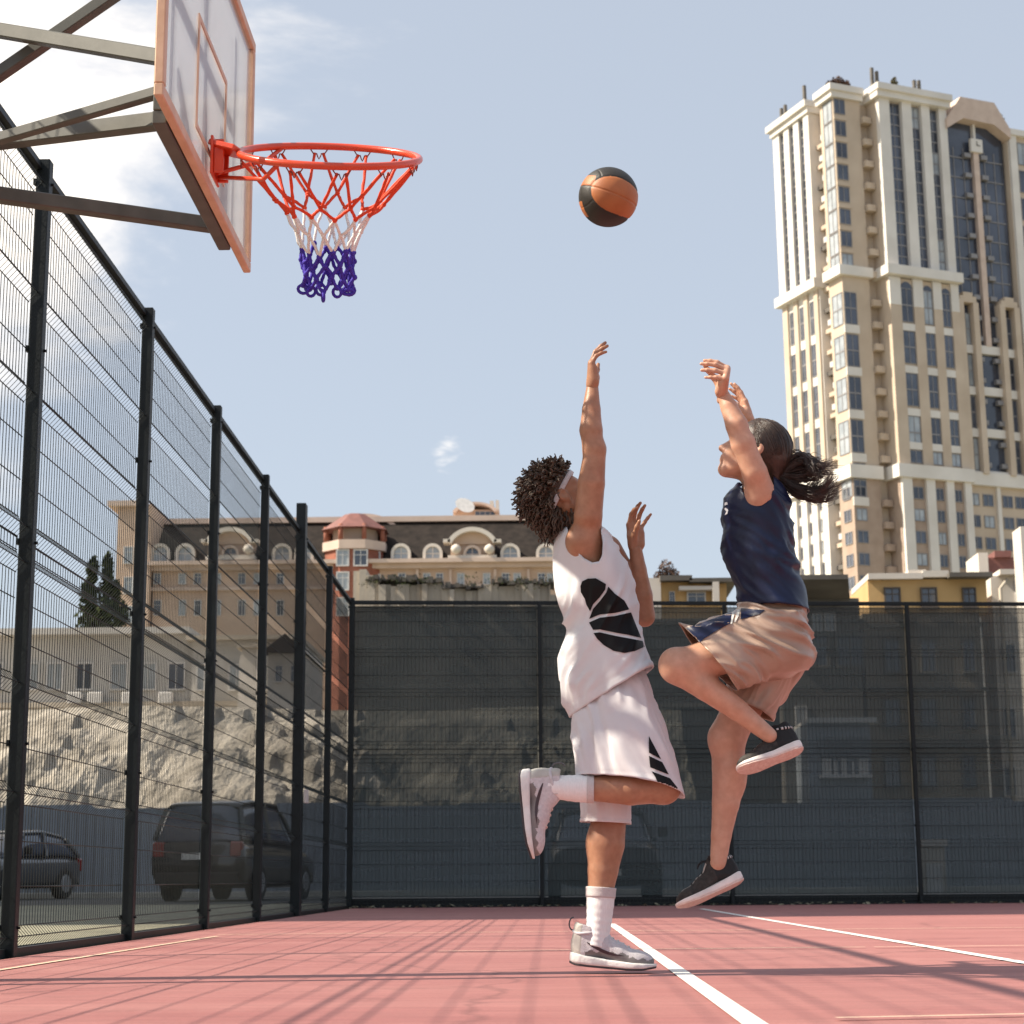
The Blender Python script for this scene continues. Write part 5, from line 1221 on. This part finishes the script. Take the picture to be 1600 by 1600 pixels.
ft_ = Fac(121.0-45*tk*.925)
for y in (859, 894, 934):
    for x0, x1, gm in ((512, 522, m_glass), (526, 545, m_wframe), (553, 574, m_glass), (580, 592, m_glassl)):
        ang = 0; ft_.window(mh, x0, y, x1, y+(25 if y < 890 else 28), m_glassl if gm is not m_glass else m_glass, m_wframe, proud=.02 if 520 < x0 < 580 else -.9, bars=(1, 1))
# --- houses to the right behind the end fence
f = Fac(56.0); yh = thing('yellow_house', (X_(1450, 56), 56, 0), 'ochre house with dark recessed windows and a pale parapet right of the girl', 'house')
bld_part('wall', f, [(1357, 905, 1542, 958)], m_ochre, yh, 0, 7); bld_part('lower_storeys', f, [(1357, 958.2, 1542, 1380)], m_ochre_shade, yh, .02, 7)  # storeys behind the net: ochre wall darkened, shade put into the colour
bld_part('parapet', f, [(1355, 897, 1440, 906), (1440, 893, 1480, 903)], m_cream, yh, .2, 3); bld_part('roof', f, [(1478, 898, 1545, 905)], m_dkroof, yh, .5, 7.5); bld_part('parapet', f, [(1418, 891, 1446, 899)], m_cream, yh, .1, 2)
for y, hh in ((919, 30), (1000, 50), (1093, 44), (1180, 50)):
    for x in (1394, 1451, 1514): f.window(yh, x-(12 if x < 1500 else 10), y, x+(12 if x < 1500 else 10), y+hh, m_glass, mat('brown_window_frame', (.10, .08, .065), .7) if y < 950 else m_grey_shade, proud=.04, sill=True)
for y in (975, 1075, 1165): bld_part('string_course', f, [(1357, y, 1542, y+5)], m_grey_shade, yh, .15, .1)
sh = thing('shed', (X_(1300, 54), 54, 0), 'grey shed under a deep overhanging slab roof between the girl and the ochre house', 'shed'); f = Fac(54.0)
bld_part('wall', f, [(1225, 935, 1352, 1380)], m_grey_shade, sh, 0, 6)  # shed wall in the grey with shade painted in
mb = MB(); a, b_ = at(1208, 906, 52.2), at(1358, 906, 52.2); zt2 = a[2]; zb2 = zh(1280, 940, 54); mb.add([(a[0], 52.2, zt2), (b_[0]-.6, 52.2, zt2), (b_[0]-.2, 54.4, zb2), (a[0], 54.4, zb2), (a[0], 52.2, zt2+.14), (b_[0]-.6, 52.2, zt2+.14), (b_[0]-.2, 60, zt2+.3), (a[0], 60, zt2+.3)], [(0, 1, 2, 3), (4, 5, 1, 0), (4, 7, 6, 5), (1, 5, 6, 2), (0, 3, 7, 4), (3, 2, 6, 7)]); mb.build('roof', m_dkroof, sh)
for x in (1272, 1328): f.window(sh, x-22, 992, x+22, 1042, m_glass, m_grey_shade, bars=(1, 1))
for i in range(2): f.window(sh, 1268+i*20, 958, 1284+i*20, 986, m_glassl, bars=(1, 0))
for k_, (x0, y0, x1, y1) in enumerate(((1243, 1104, 1260, 1134), (1257, 1138, 1270, 1156), (1260, 1214, 1273, 1234))): f.window(sh, x0, y0, x1, y1, m_wframe, proud=.05)  # plain white panes: bright window reflections painted as pane colour
wh = thing('white_house', (X_(1560, 58), 58, 0), 'white house with a drainpipe and maroon roof at the right edge', 'house'); f = Fac(58.0)
bld_part('wall', f, [(1556, 903, 1640, 1380)], m_cream, wh, .5, 1.0); bld_part('cornice', f, [(1552, 896, 1645, 904)], m_cream, wh, .9, 1.2)
f3 = Fac(60.0); bld_part('roof', f3, [(1541, 871, 1604, 897)], m_redroof, wh, 0, 5); bld_part('roof_cap', f3, [(1552, 862, 1578, 872)], m_redroof, wh, .2, 4); bld_part('chimney', f3, [(1526, 866, 1541, 902)], m_cream, wh, .3, 1.5)
mb = MB(); P = at(1562, 905, 57.3); mb.tube([P+np.array([.25, 0, 0]), P+np.array([0, 0, -.3]), (P[0], 57.3, 0)], .06, 8); mb.build('drainpipe', m_conc, wh); f.window(wh, 1580, 912, 1594, 950, m_glass, proud=.55)
for y in (1010, 1110, 1200): f.window(wh, 1562, y, 1580, y+44, m_glass, proud=.55)
wt = thing('white_turret', (X_(1612, 50), 50, 0), 'narrow white tower with a red tip cut by the right edge', 'tower'); f = Fac(50.0); bld_part('shaft', f, [(1612, 822, 1660, 1380)], m_cream, wt, 0, .9)
mb = MB(); a, b_ = at(1612, 822, 50), at(1660, 822, 50); cx = (a[0]+b_[0])/2; zt3 = zh(1636, 760, 50); mb.add([(a[0], 50, a[2]), (b_[0], 50, a[2]), (b_[0], 50.9, a[2]), (a[0], 50.9, a[2]), (cx, 50.45, zt3)], [(0, 1, 4), (1, 2, 4), (2, 3, 4), (3, 0, 4), (0, 3, 2, 1)]); mb.build('spire', m_redroof, wt)
yl = thing('ochre_cottage', (X_(1090, 70), 70, 0), 'small ochre cottage with a flat porch seen between the two players', 'house'); f = Fac(70.0)
bld_part('wall', f, [(1036, 908, 1142, 1380)], m_ochre, yl, 0, 6); bld_part('roof', f, [(1030, 902, 1080, 910), (1076, 906, 1150, 912)], m_dkroof, yl, .5, 6.5); bld_part('lintel', f, [(1060, 918, 1112, 924)], m_cream, yl, .4, .2); bld_part('pier', f, [(1112, 912, 1122, 945)], m_cream, yl, .5, .2); bld_part('annex', f, [(1008, 905, 1037, 1380)], m_cream, yl, .3, 5)
f.window(yl, 1074, 926, 1102, 945, m_glass); f.window(yl, 1046, 925, 1054, 945, m_glass)
B = np.array([X_(1048, 70.5), 70.5, zh(1048, 908, 70)]); plant('shrub', B, [((0, 0, .5), (.35, .3, .45)), ((.25, 0, .3), (.3, .3, .3)), ((-.2, 0, .25), (.3, .3, .28))], 900, .06, m_leafr, 'dark rounded shrub on the roof of the ochre cottage', 'shrub', 3, .05)
rt_w = thing('retaining_wall', (X_(1050, 55), 55, 0), 'grey retaining wall in painted shade tone behind the end fence between the two players', 'wall'); f = Fac(55.0); bld_part('wall', f, [(868, 975, 1225, 1380)], m_grey_shade, rt_w, 0, 1.2); bld_part('coping', f, [(866, 968, 1227, 977)], m_grey_shade, rt_w, .2, 1.4)  # wall and coping use the grey that carries painted shade
for i, y in enumerate((1035, 1100, 1170)): bld_part('ledge', f, [(868, y, 1225, y+6)], m_grey_shade, rt_w, .25, .2)
cb_ = thing('site_cabin', (X_(1313, 47), 47, 0), 'blue grey site cabin with a wide dark window above the metal hoarding', 'cabin'); f = Fac(47.0)
bld_part('body', f, [(1266, 1128, 1364, 1380)], m_hoard, cb_, 0, 2.4); bld_part('roof', f, [(1262, 1122, 1368, 1130)], m_greyw, cb_, .2, 2.7); f.window(cb_, 1283, 1150, 1358, 1180, m_glass, m_hoard, bars=(0, 0)); 
mb = MB()
for i, (x0, x1) in enumerate(((1284, 1298), (1302, 1308), (1314, 1322), (1330, 1334), (1340, 1356))): f.box(mb, x0, 1186+i % 2*3, x1, 1211, .10, .0)
mb.build('shelf_goods', m_greyw, cb_); bld_part('counter', f, [(1280, 1211, 1360, 1216)], m_wframe, cb_, .3, .1)
uc = thing('utility_cabinet', (X_(1460, 42), 42, 0), 'weathered metal cabinet with a pale top standing before the hoarding', 'cabinet'); f = Fac(42.0)
bld_part('body', f, [(1442, 1322, 1478, 1400)], m_conc, uc, 0, .4); bld_part('lid', f, [(1440, 1311, 1480, 1322)], m_cream, uc, .05, .5); mb = MB(); f.box(mb, 1448, 1350, 1472, 1382, .02, .02); mb.build('door', m_greyw, uc)
# --- tower
m_ttan = mat('tower_tan_render', (.47, .375, .285), .85, scale=.25, col2=(.57, .47, .37), bump=.2, bscale=4, detail=10); m_tcream = mat('tower_cream_render', (.60, .56, .51), .85, scale=.22, col2=(.72, .68, .63), bump=.2, bscale=4, detail=10)
TY = 240.0; TO = at(1442, 1378, TY); TO[2] = 0
v_ = np.array([.915, .403, 0]); u_ = np.array([-.403, .915, 0])
Tm = Matrix(((v_[0], u_[0], 0, TO[0]), (v_[1], u_[1], 0, TO[1]), (0, 0, 1, 0), (0, 0, 0, 1)))
tw = thing('tower_block', TO, 'tall cream and tan residential tower with dark glazed strips and roof plants', 'tower')
tz = lambda py: zh(1410, py, TY)
def tbox(mb, a0, a1, b0, b1, z0, z1): mb.box((a0, b0, z0), (a1, b1, z1), Tm)
def tpart(name, boxes, m, root=None):
    mb = MB()
    for b in boxes: tbox(mb, *b)
    return mb.build(name, m, root or tw)
Z0, ZL, ZLt, ZM, ZMt, ZU, ZT = -.2, tz(745), tz(728), tz(432), tz(416), tz(152), tz(133)
m_tglass = mat('tower_glass', (.020, .025, .038), .12, scale=.13, col2=(.085, .10, .14), spec=.8, detail=4)
core = tpart('wall', [(-4.6, 22.3, 3.0, 18, Z0, ZU)], m_ttan)
tpart('wall', [(0, 11.5, .0, 3.0, Z0, ZLt)], m_brownw); tpart('wall', [(0, 11.5, .0, 3.0, ZLt, ZM)], m_ttan); tpart('wall', [(0, 11.5, .6, 3.0, ZM, ZU)], m_ttan)
tpart('wall', [(-6, -4.6, 8.0, 17.8, Z0, ZU)], m_tcream)
tpart('corner_wall', [(-6, -1.6, 2.2, 5.6, Z0, ZLt)], m_brownw); tpart('corner_wall', [(-6, -1.6, 2.2, 5.6, ZLt, ZM)], m_ttan); tpart('corner_wall', [(-6, -1.6, 2.2, 5.6, ZM, ZU)], m_ttan)
pil = [(0, 1.8), (3.9, 5.5), (7.2, 8.6), (10.2, 11.5)]; gaps = [(1.8, 3.9), (5.5, 7.2), (8.6, 10.2)]
for a0, a1 in pil:
    tpart('pilaster', [(a0, a1, -.15, .6, ZM, ZU)], m_tcream); tpart('pilaster', [(a0+.1, a1-.1, -.5, .0, Z0, ZL)], m_tcream)
    tpart('pilaster', [(a0, a1, -.25, .0, ZL, tz(475))], m_ttan); tpart('pilaster', [(a0, a1, -.3, .0, tz(475), ZM)], m_tcream)
bL = [(8.0, 9.4), (10.7, 12.1), (13.4, 14.8), (16.1, 17.8)]; gL_ = [(9.4, 10.7), (12.1, 13.4), (14.8, 16.1)]
for b0, b1 in bL:
    tpart('pilaster', [(-6.5, -6, b0, b1, ZM, ZU)], m_tcream); tpart('pilaster', [(-6.4, -6, b0, b1, Z0, ZL)], m_tcream)
    tpart('pilaster', [(-6.3, -6, b0+.2, b1-.2, ZL, ZM)], m_ttan)
# cornices and belts
for z0, z1, o in ((ZMt-1.3, ZMt+.1, .6), (ZL-.1, ZLt+.2, .4), (ZU, ZU+.9, .3), (ZU+.9, ZT, .75)):
    tpart('cornice', [(-.5-o*.3, 11.7+o*.3, -.5-o, 3, z0, z1)], m_tcream); tpart('cornice', [(-6.5-o, -4, 7.8-o*.3, 17.8+o, z0, z1)], m_tcream); tpart('cornice', [(-6.3-o*.8, -1.3, 2.0-o*.8, 5.9, z0, z1)], m_tcream)
tpart('roof', [(-4.6, 22, 3.0, 18, ZU, ZT-.3)], m_tcream)
nwin = 0; rsW = random.Random(77)
def twin(face, c0, c1, z0, z1, floors=1, arch=False, mull=1, glass=None, off=None, strip=False, name='window'):
    """one glazed opening; face 'r' spans a, face 'l' spans b"""
    global nwin; nwin += 1; mb = MB(); fw2 = .10
    def bx(p0, p1, q0, q1, out0, out1):
        if face == 'r': tbox(mb, p0, p1, off-out1, off-out0, q0, q1)
        else: tbox(mb, off-out1, off-out0, p0, p1, q0, q1)
    mb.cur = 1; bx(c0, c1, z0, z1, -.1, .03); mb.cur = 0
    n = floors*2 if strip else floors
    for i in range(1, n): zz = z0+(z1-z0)*i/n; bx(c0, c1, zz-.10, zz+.10, .0, .09)
    for i in range(1, mull+1): cc = c0+(c1-c0)*i/(mull+1); bx(cc-.05, cc+.05, z0, z1, .0, .08)
    bx(c0, c0+fw2, z0, z1, 0, .10); bx(c1-fw2, c1, z0, z1, 0, .10); bx(c0, c1, z0, z0+fw2, 0, .101); bx(c0, c1, z1-fw2, z1, 0, .101)
    gq = glass or (m_tglass if rsW.random() < .72 else (m_glass if rsW.random() < .5 else m_glassl))
    return mb.build(name, [m_frT, gq], tw)
m_frT = mat('tower_window_frame', (.23, .22, .225), .5, scale=2)
fl = 3.05; rsT = random.Random(4)
for a0, a1 in gaps:
    nf = int((ZU-ZM-.6)/fl); h_ = (ZU-ZM-.4)/nf
    for i in range(nf): twin('r', a0, a1, ZM+.2+i*h_, ZM+.2+(i+1)*h_, 2, off=.58, mull=1)
    zt = ZM-.6; twin('r', a0+.1, a1-.1, tz(500), tz(447), 2, off=-.02); 
    arch_c = (a0+a1)/2; mb = MB(); r_ = (a1-a0)/2-.1; n = 12
    mb.prism([(arch_c+r_*math.cos(math.pi*i/n), tz(447)+r_*math.sin(math.pi*i/n)) for i in range(n+1)], 0, .1, Tm @ Matrix(((1, 0, 0, 0), (0, 0, 1, -.12), (0, 1, 0, 0), (0, 0, 0, 1)))); mb.build('arch_light', m_tglass, tw)
    ze = tz(508)
    for i in range(3): z1 = ze-i*6.05-.5; twin('r', a0+.05, a1-.05, z1-4.7, z1, 2, off=-.02); tpart('spandrel', [(a0, a1, -.2, 0, z1, z1+1.0)], m_tcream)
    twin('r', a0+.05, a1-.05, ZLt+.6, ZLt+2.4, 1, off=-.02); tpart('spandrel', [(a0, a1, -.2, 0, ZLt+2.5, ZLt+3.5)], m_tcream)
    for i in range(7): z1 = ZL-1.2-i*fl; twin('r', a0+.2, a1-.2, z1-1.7, z1, 1, off=-.02, glass=m_glassl if rsT.random() < .2 else None)
for b0, b1 in gL_:
    nf = 5; h_ = (ZU-ZM-.4)/nf
    for i in range(nf): twin('l', b0, b1, ZM+.2+i*h_, ZM+.2+(i+1)*h_, 2, off=-6.0, mull=1, glass=m_glass, strip=True)
    twin('l', b0+.1, b1-.1, tz(498), tz(445), 2, off=-6.0, glass=m_glass)
    ze = tz(508)
    for i in range(3): z1 = ze-i*6.05-.5; twin('l', b0, b1, z1-4.7, z1, 2, off=-6.0, glass=m_glass)
    for i in range(7): z1 = ZL-1.2-i*fl; twin('l', b0+.15, b1-.15, z1-1.8, z1, 1, off=-6.0)
# corner bay: glazing round the edge, balconies at the inner slot
nf = int((ZU-ZM)/fl)
for i in range(nf):
    z0 = ZM+.3+i*(ZU-ZM-.3)/nf; z1 = z0+(ZU-ZM-.3)/nf*.96
    twin('l', 2.5, 4.8, z0, z1, 1, off=-6.0, glass=m_glassl, name='bay_window'); twin('r', -5.9, -4.1, z0+.9, z1, 1, off=2.2, name='bay_window')
    tpart('balcony', [(-1.5, -.1, 1.6, 3, z0, z0+.9)], m_ttan); tpart('bay_sill', [(-6.05, -3.9, 2.05, 2.2, z0, z0+.55)], m_ttan)
for i in range(11):
    z0 = ZLt+.8+i*fl*1.04
    if z0+2.5 > ZM-1: break
    tpart('balcony', [(-1.5, -.1, 1.6, 3, z0, z0+.9)], m_ttan)
for i in range(5):
    z1 = tz(455)-i*6.05; twin('r', -5.9, -3.9, z1-4.6, z1, 2, off=2.2, name='bay_window'); twin('l', 2.4, 4.9, z1-4.6, z1, 2, off=-6.0, glass=m_glassl, name='bay_window'); tpart('bay_sill', [(-6.1, -3.7, 2.0, 2.2, z1-5.9, z1-4.7)], m_tcream)
for i in range(7): z1 = ZL-1.2-i*fl; twin('r', -5.7, -4.0, z1-1.7, z1, 1, off=2.2, name='bay_window'); twin('l', 2.9, 4.6, z1-1.7, z1, 1, off=-6.0, name='bay_window'); tpart('balcony', [(-1.5, -.1, 1.6, 3, z1-2.6, z1-1.7)], m_brownw)
for i in range(34):      # air conditioners stacked in the loggia slot
    z0 = 6+i*fl
    if z0 > ZU-3: break
    mb = MB(); tbox(mb, -5.3, -4.6, 5.9+.5*(i % 2), 6.9+.5*(i % 2), z0, z0+.8); mb.build('air_conditioner', m_wframe if rsT.random() < .6 else m_dkroof, tw)
    if i % 1 == 0: tpart('balcony', [(-5.4, -4.6, 5.6, 8.2, z0-1.1, z0-.5)], m_ttan if i % 3 else m_dkroof)
# glazed centre bay with its gable
cb0, cb1 = 11.5, 22.0; cm = (cb0+cb1)/2
mb = MB(); tbox(mb, cb0, cb1, 1.2, 3, ZLt, ZU-1.0); mb.cur = 1
for i in range(26):
    z0 = ZLt+1+i*fl
    if z0 > ZU-6: break
    for c0, c1 in ((cb0+.3, cb0+3.2), (cb1-3.2, cb1-.3)): tbox(mb, c0, c1, 1.08, 1.2, z0, z0+.16)
    for c0, c1 in ((cm-2.0, cm-.9), (cm+.9, cm+2.0)): tbox(mb, c0, c1, .55, 1.2, z0+.1, z0+.75)
for c0 in (cb0+1.7, cb0+3.4, cb1-3.4, cb1-1.7): tbox(mb, c0-.06, c0+.06, 1.10, 1.2, ZLt, ZU-5)
mb.build('curtain_wall', [m_tglass, m_frT], tw)
tpart('centre_pier', [(cm-.45, cm+.45, .5, 1.2, tz(520), ZU-4.5)], m_rose); tpart('centre_pier', [(cm-.2, cm+.2, .6, 1.2, ZU-4.5, ZU-.9)], m_tcream)
mb = MB(); tbox(mb, cm-1.0, cm+1.0, .2, .7, ZU-5.6, ZU-3.6); ck = mb.build('wall_clock', m_tcream, tw); mb = MB(); tbox(mb, cm-.06, cm+.06, .13, .2, ZU-4.6, ZU-3.95); tbox(mb, cm, cm+.55, .125, .195, ZU-4.66, ZU-4.54); mb.build('clock_hand', m_dkroof, ck)
gp = [(cb0-.3, ZU-1.6), (cb0+2.3, ZT+.3), (cb1-2.3, ZT+.3), (cb1+.3, ZU-1.6), (cb1+.3, ZU-3.0), (cb1-2.6, ZU-1.3), (cb0+2.6, ZU-1.1), (cb0-.3, ZU-3.0)]
mb = MB(); mb.prism(gp, 0, 3.4, Tm @ Matrix(((1, 0, 0, 0), (0, 0, 1, -.6), (0, 1, 0, 0), (0, 0, 0, 1)))); mb.build('gable', m_rose, tw)
for c0, c1 in ((cb0, cb0+3.4), (cb1-3.4, cb1)):
    tpart('frame_arch', [(c0, c0+.9, -.1, 1.2, ZLt, tz(452)), (c1-.9, c1, -.1, 1.2, ZLt, tz(455)), (c0+.9, c1-.9, -.1, 1.2, tz(456), tz(440)), (c0+.3, c0+.9, -.08, 1.2, tz(452), tz(446)), (c1-.9, c1-.3, -.08, 1.2, tz(455), tz(446))], m_ttan)
    for i in range(4): z1 = tz(470)-i*6.05; twin('r', c0+.95, c1-.95, z1-4.6, z1, 2, off=.9); tpart('spandrel', [(c0+.9, c1-.9, .6, 1.2, z1-5.9, z1-4.7)], m_tcream)
for i in range(4): z1 = tz(520)-i*6.05; tpart('spandrel', [(cb0+3.4, cb1-3.4, .6, 1.2, z1-1.2, z1)], m_tcream)
tpart('wall', [(cb0, cb1, 1.0, 3, Z0, ZL)], m_ttan); tpart('pilaster', [(cm-.3, cm+.3, .6, 1.0, Z0, ZL)], m_tcream); tpart('cornice', [(cb0+.3, cb1, .2, 1.2, ZL-.1, ZLt+.2)], m_tcream)
for c0 in (cb0+.4, cm-2.5, cm+.8, cb1-2.3):
    for i in range(7): z1 = ZL-1.2-i*fl; twin('r', c0, c0+1.7, z1-1.7, z1, 1, off=.98)
tpart('wall', [(22.3, 30, .4, 18, Z0, ZU-2.2)], m_ttan); tpart('pilaster', [(22.4, 23.6, -.1, .4, Z0, ZU-2.2)], m_tcream); tpart('cornice', [(22.2, 30.2, -.4, .6, ZU-2.2, ZU-1.3)], m_tcream)
for i in range(20): z1 = ZU-3-i*fl*1.4; twin('r', 24, 26, z1-3.4, z1, 1, off=.38) if z1 > 10 else None
# rooftop plants, flues
wm = lambda a, b, z: np.array(Tm @ Vector((a, b, z)))
def roofplant(nm, a, b, z0, blobs, m, label, seed):
    plant(nm, wm(a, b, z0), blobs, 1000, .20, m, label, 'shrub', seed, .08, group='plants on the tower roof')
roofplant('roof_shrub', -4.2, 3.6, ZT, [((0, 0, 1.3), (1.0, .9, .9)), ((1.1, 0, .9), (.8, .8, .8)), ((-.9, 0, 1.0), (.7, .7, .7))], m_leafr, 'russet rounded shrub on the corner of the tower roof', 31)
roofplant('roof_shrub', 4.4, 2, ZT, [((0, 0, 1.8), (.5, .5, 1.1)), ((.5, 0, .8), (.9, .8, .7)), ((-.4, 0, .7), (.7, .7, .6))], m_leafo, 'olive pointed bush on the tower roof above the window strips', 32)
roofplant('roof_shrub', 1.2, 2, ZT, [((0, 0, .7), (.9, .8, .55)), ((.8, 0, .5), (.7, .7, .4))], m_leafo, 'low olive bush at the front corner of the tower roof', 33)
roofplant('roof_shrub', 12.6, 3, ZT-.2, [((0, 0, 1.0), (1.3, 1, .9)), ((-.8, 0, .7), (.8, .8, .6))], m_leafd, 'dark domed bush on the tower roof beside the gable', 34)
roofplant('roof_shrub', 22.0, 3, ZT-1.5, [((0, 0, 1.4), (1.2, 1, 1.0)), ((.9, 0, 1.0), (.9, .8, .8))], m_leafd, 'dark bush at the right end of the tower roof', 35)
for a, b, h_ in ((-6.5, 8.6, 2.6), (-6.0, 9.4, 2.4), (-6.2, 15.5, 2.0), (-6.2, 14.4, 2.1), (.1, 1.2, 3.2), (.9, 1.2, 2.8), (7.4, 1.4, 2.6), (8.2, 1.4, 2.7)): tpart('flue', [(a-.2, a+.2, b-.2, b+.2, ZT-.1, ZT+h_)], m_dkroof)
lean = Matrix.Translation(Vector(TO)) @ Matrix.Rotation(R(-.4), 4, 'Y') @ Matrix.Translation(-Vector(TO))
for o in list(scene.objects):
    if o.parent is None and o.name.startswith(('tower_block', 'roof_shrub')): o.matrix_basis = lean @ o.matrix_basis
# --- apartment block out of frame on the left: it shades the far end of the court, as in the photograph
ab = thing('unseen_apartment_block', (-30, 30, 0), 'unseen tall grey apartment block standing beyond the left edge, shading the far court end', 'building'); mb = MB(); mb.box((-44, 14.1, -.1), (-17.5, 44.5, 31)); mb.build('wall', m_greyw, ab)
for i in range(9):
    for j in range(7):
        mb = MB(); mb.box((-17.52, 18.5+j*3.8, 1.2+i*3.2), (-17.44, 20.2+j*3.8, 3.0+i*3.2)); mb.build('window', m_glass, ab)
# --- cars
m_tyre = mat('tyre_rubber', (.015, .015, .015), .8, scale=10); m_rim = mat('alloy_rim', (.45, .45, .46), .3, metal=.8); m_lampr = mat('tail_lamp', (.20, .012, .010), .15, spec=.8); m_lampw = mat('head_lamp', (.62, .64, .66), .08, spec=.9); m_plate = mat('number_plate', (.62, .60, .55), .5); m_blackp = mat('black_plastic', (.012, .012, .012), .6)
def car(loc, rotz, L_, W_, H_, st, paint, label, plate='rear'):
    """st: stations (x, belt z, roof z or None, half width factor) from tail to nose"""
    t = thing('parked_car', loc, label, 'car'); t.rotation_euler.z = rotz; T0 = WM(t)
    def ring(x, z0, z1, w0, w1, n=24):
        out = []
        for i in range(n):
            a = 2*math.pi*i/n; c, s_ = math.cos(a), math.sin(a); e = .45; cs = math.copysign(abs(c)**e, c); sn = math.copysign(abs(s_)**e, s_); k = (sn+1)/2; out.append(T0 @ Vector((x, cs*(w0+(w1-w0)*k), z0+(z1-z0)*k)))
        return out
    hw = W_/2; mb = MB(); mb.smooth = True
    xs_ = np.linspace(-L_/2, L_/2, 40); bz = [float(np.interp(x, [s[0] for s in st], [s[1] for s in st])) for x in xs_]; wf = [float(np.interp(x, [s[0] for s in st], [s[3] for s in st])) for x in xs_]
    mb.loft([ring(x, .22+(.10 if abs(x) > L_/2-.08 else 0), z_-(.04 if abs(x) > L_/2-.05 else 0), hw*w*.96, hw*w) for x, z_, w in zip(xs_, bz, wf)])
    body = mb.build('body', paint, t)
    rs_ = [s for s in st if s[2]]; x0, x1 = rs_[0][0], rs_[-1][0]; mb = MB(); mb.smooth = True; gx = np.linspace(x0, x1, 26)
    bel = lambda x: float(np.interp(x, [s[0] for s in st], [s[1] for s in st]))-.05; rf = lambda x: float(np.interp(x, [s[0] for s in rs_], [s[2] for s in rs_])); mb.loft([ring(x, bel(x), max(bel(x)+.02, rf(x)), hw*.93, hw*.74) for x in gx]); mb.build('windows', m_glass, t)
    mb = MB(); mb.smooth = True; rx = [x for x in gx if rf(x) > H_-.13]; mb.loft([ring(x, rf(x)-.07, rf(x)+.015, hw*.775, hw*.72) for x in rx]); mb.build('roof', paint, t)
    for sgn in (-1, 1):
        for xa_, xb_ in ((x0+.05, rx[0]), (x1-.05, rx[-1]), ((x0+x1)/2-.02, (x0+x1)/2-.05)):
            mb = MB(); mb.bar(T0 @ Vector((xa_, sgn*hw*.93, bel(xa_)+.04)), T0 @ Vector((xb_, sgn*hw*.775, rf(xb_)-.05)), .07, .06); mb.build('pillar', paint, body)
    for sx in (-1, 1):
        for sgn in (-1, 1):
            c = T0 @ Vector((sx*L_*.30, sgn*(hw-.10), .33)); ax = (T0.to_3x3() @ Vector((0, 1, 0))); mb = MB(); mb.tube([c-ax*.11, c-ax*.10, c+ax*.10, c+ax*.11], [.29, .33, .33, .29], 24); w = mb.build('wheel', m_tyre, t); mb = MB(); mb.tube([c+ax*sgn*.09, c+ax*sgn*.118], [.21, .19], 16); mb.build('rim', m_rim, w)
    for sgn in (-1, 1):
        mb = MB(); mb.box((L_/2-.22, sgn*hw*.62-.17, .62), (L_/2-.02, sgn*hw*.62+.17, .78), T0, .03); mb.build('headlight', m_lampw, t)
        zt_ = bz[2]-.32; mb = MB(); mb.box((-L_/2-.015, sgn*hw*.80-.12, zt_), (-L_/2+.15, sgn*hw*.80+.12, zt_+.28), T0, .03); mb.build('taillight', m_lampr, t)
        mb = MB(); mb.box((x1-.55, sgn*(hw+.10)-.09, bel(x1)+.10), (x1-.43, sgn*(hw+.10)+.09, bel(x1)+.26), T0, .03); mb.build('mirror', m_blackp, t)
    for sx in (-1, 1):
        mb = MB(); mb.box((sx*(L_/2-.02)-.06, -hw*.86, .30), (sx*(L_/2-.02)+.06, hw*.86, .52), T0, .04); mb.build('bumper', m_blackp, t)
    mb = MB(); sx = -1 if plate == 'rear' else 1; mb.box((sx*(L_/2+.065)-.008, -.26, .74 if sx < 0 else .40), (sx*(L_/2+.065)+.008, .26, .86 if sx < 0 else .51), T0); mb.build('number_plate', m_plate, t)
    return t
suv = [(-2.3, 1.06, None, .93), (-2.22, 1.10, 1.12, .98), (-1.95, 1.10, 1.76, 1), (-1.2, 1.08, 1.84, 1), (.2, 1.05, 1.82, 1), (.95, 1.03, 1.08, 1), (1.6, .98, None, .98), (2.15, .88, None, .93), (2.3, .72, None, .86)]
hat = [(-1.95, .82, None, .90), (-1.85, .92, .96, .95), (-1.35, .94, 1.38, 1), (-.5, .93, 1.48, 1), (.3, .92, 1.44, 1), (1.05, .90, .94, .99), (1.5, .82, None, .97), (1.85, .70, None, .90), (1.95, .58, None, .84)]
m_car1 = mat('dark_grey_car_paint', (.060, .064, .070), .25, scale=2, coat=.6); m_car2 = mat('near_black_car_paint', (.016, .019, .019), .22, scale=2, coat=.7); m_car3 = mat('blue_black_car_paint', (.006, .009, .012), .3, scale=2, coat=.2)
P = at(372, 1390, 35.5); car((P[0], 35.5, 0), R(80), 4.5, 1.84, 1.80, suv, m_car2, 'near black off road car seen from behind beyond the side fence')
P = at(4, 1390, 40); car((P[0], 40, 0), R(-106), 3.9, 1.70, 1.46, hat, m_car1, 'rounded dark grey hatchback parked before the blue hoarding at far left')
P = gnd(946, 1409); car((X_(946, 32, 1390), 33.5, 0), R(-90), 4.4, 1.95, 1.62, [(a, b_*1.0, (c*.88 if c else None), d) for a, b_, c, d in suv], m_car3, 'dark car facing the court behind the end fence, behind the jumper in white', 'front')
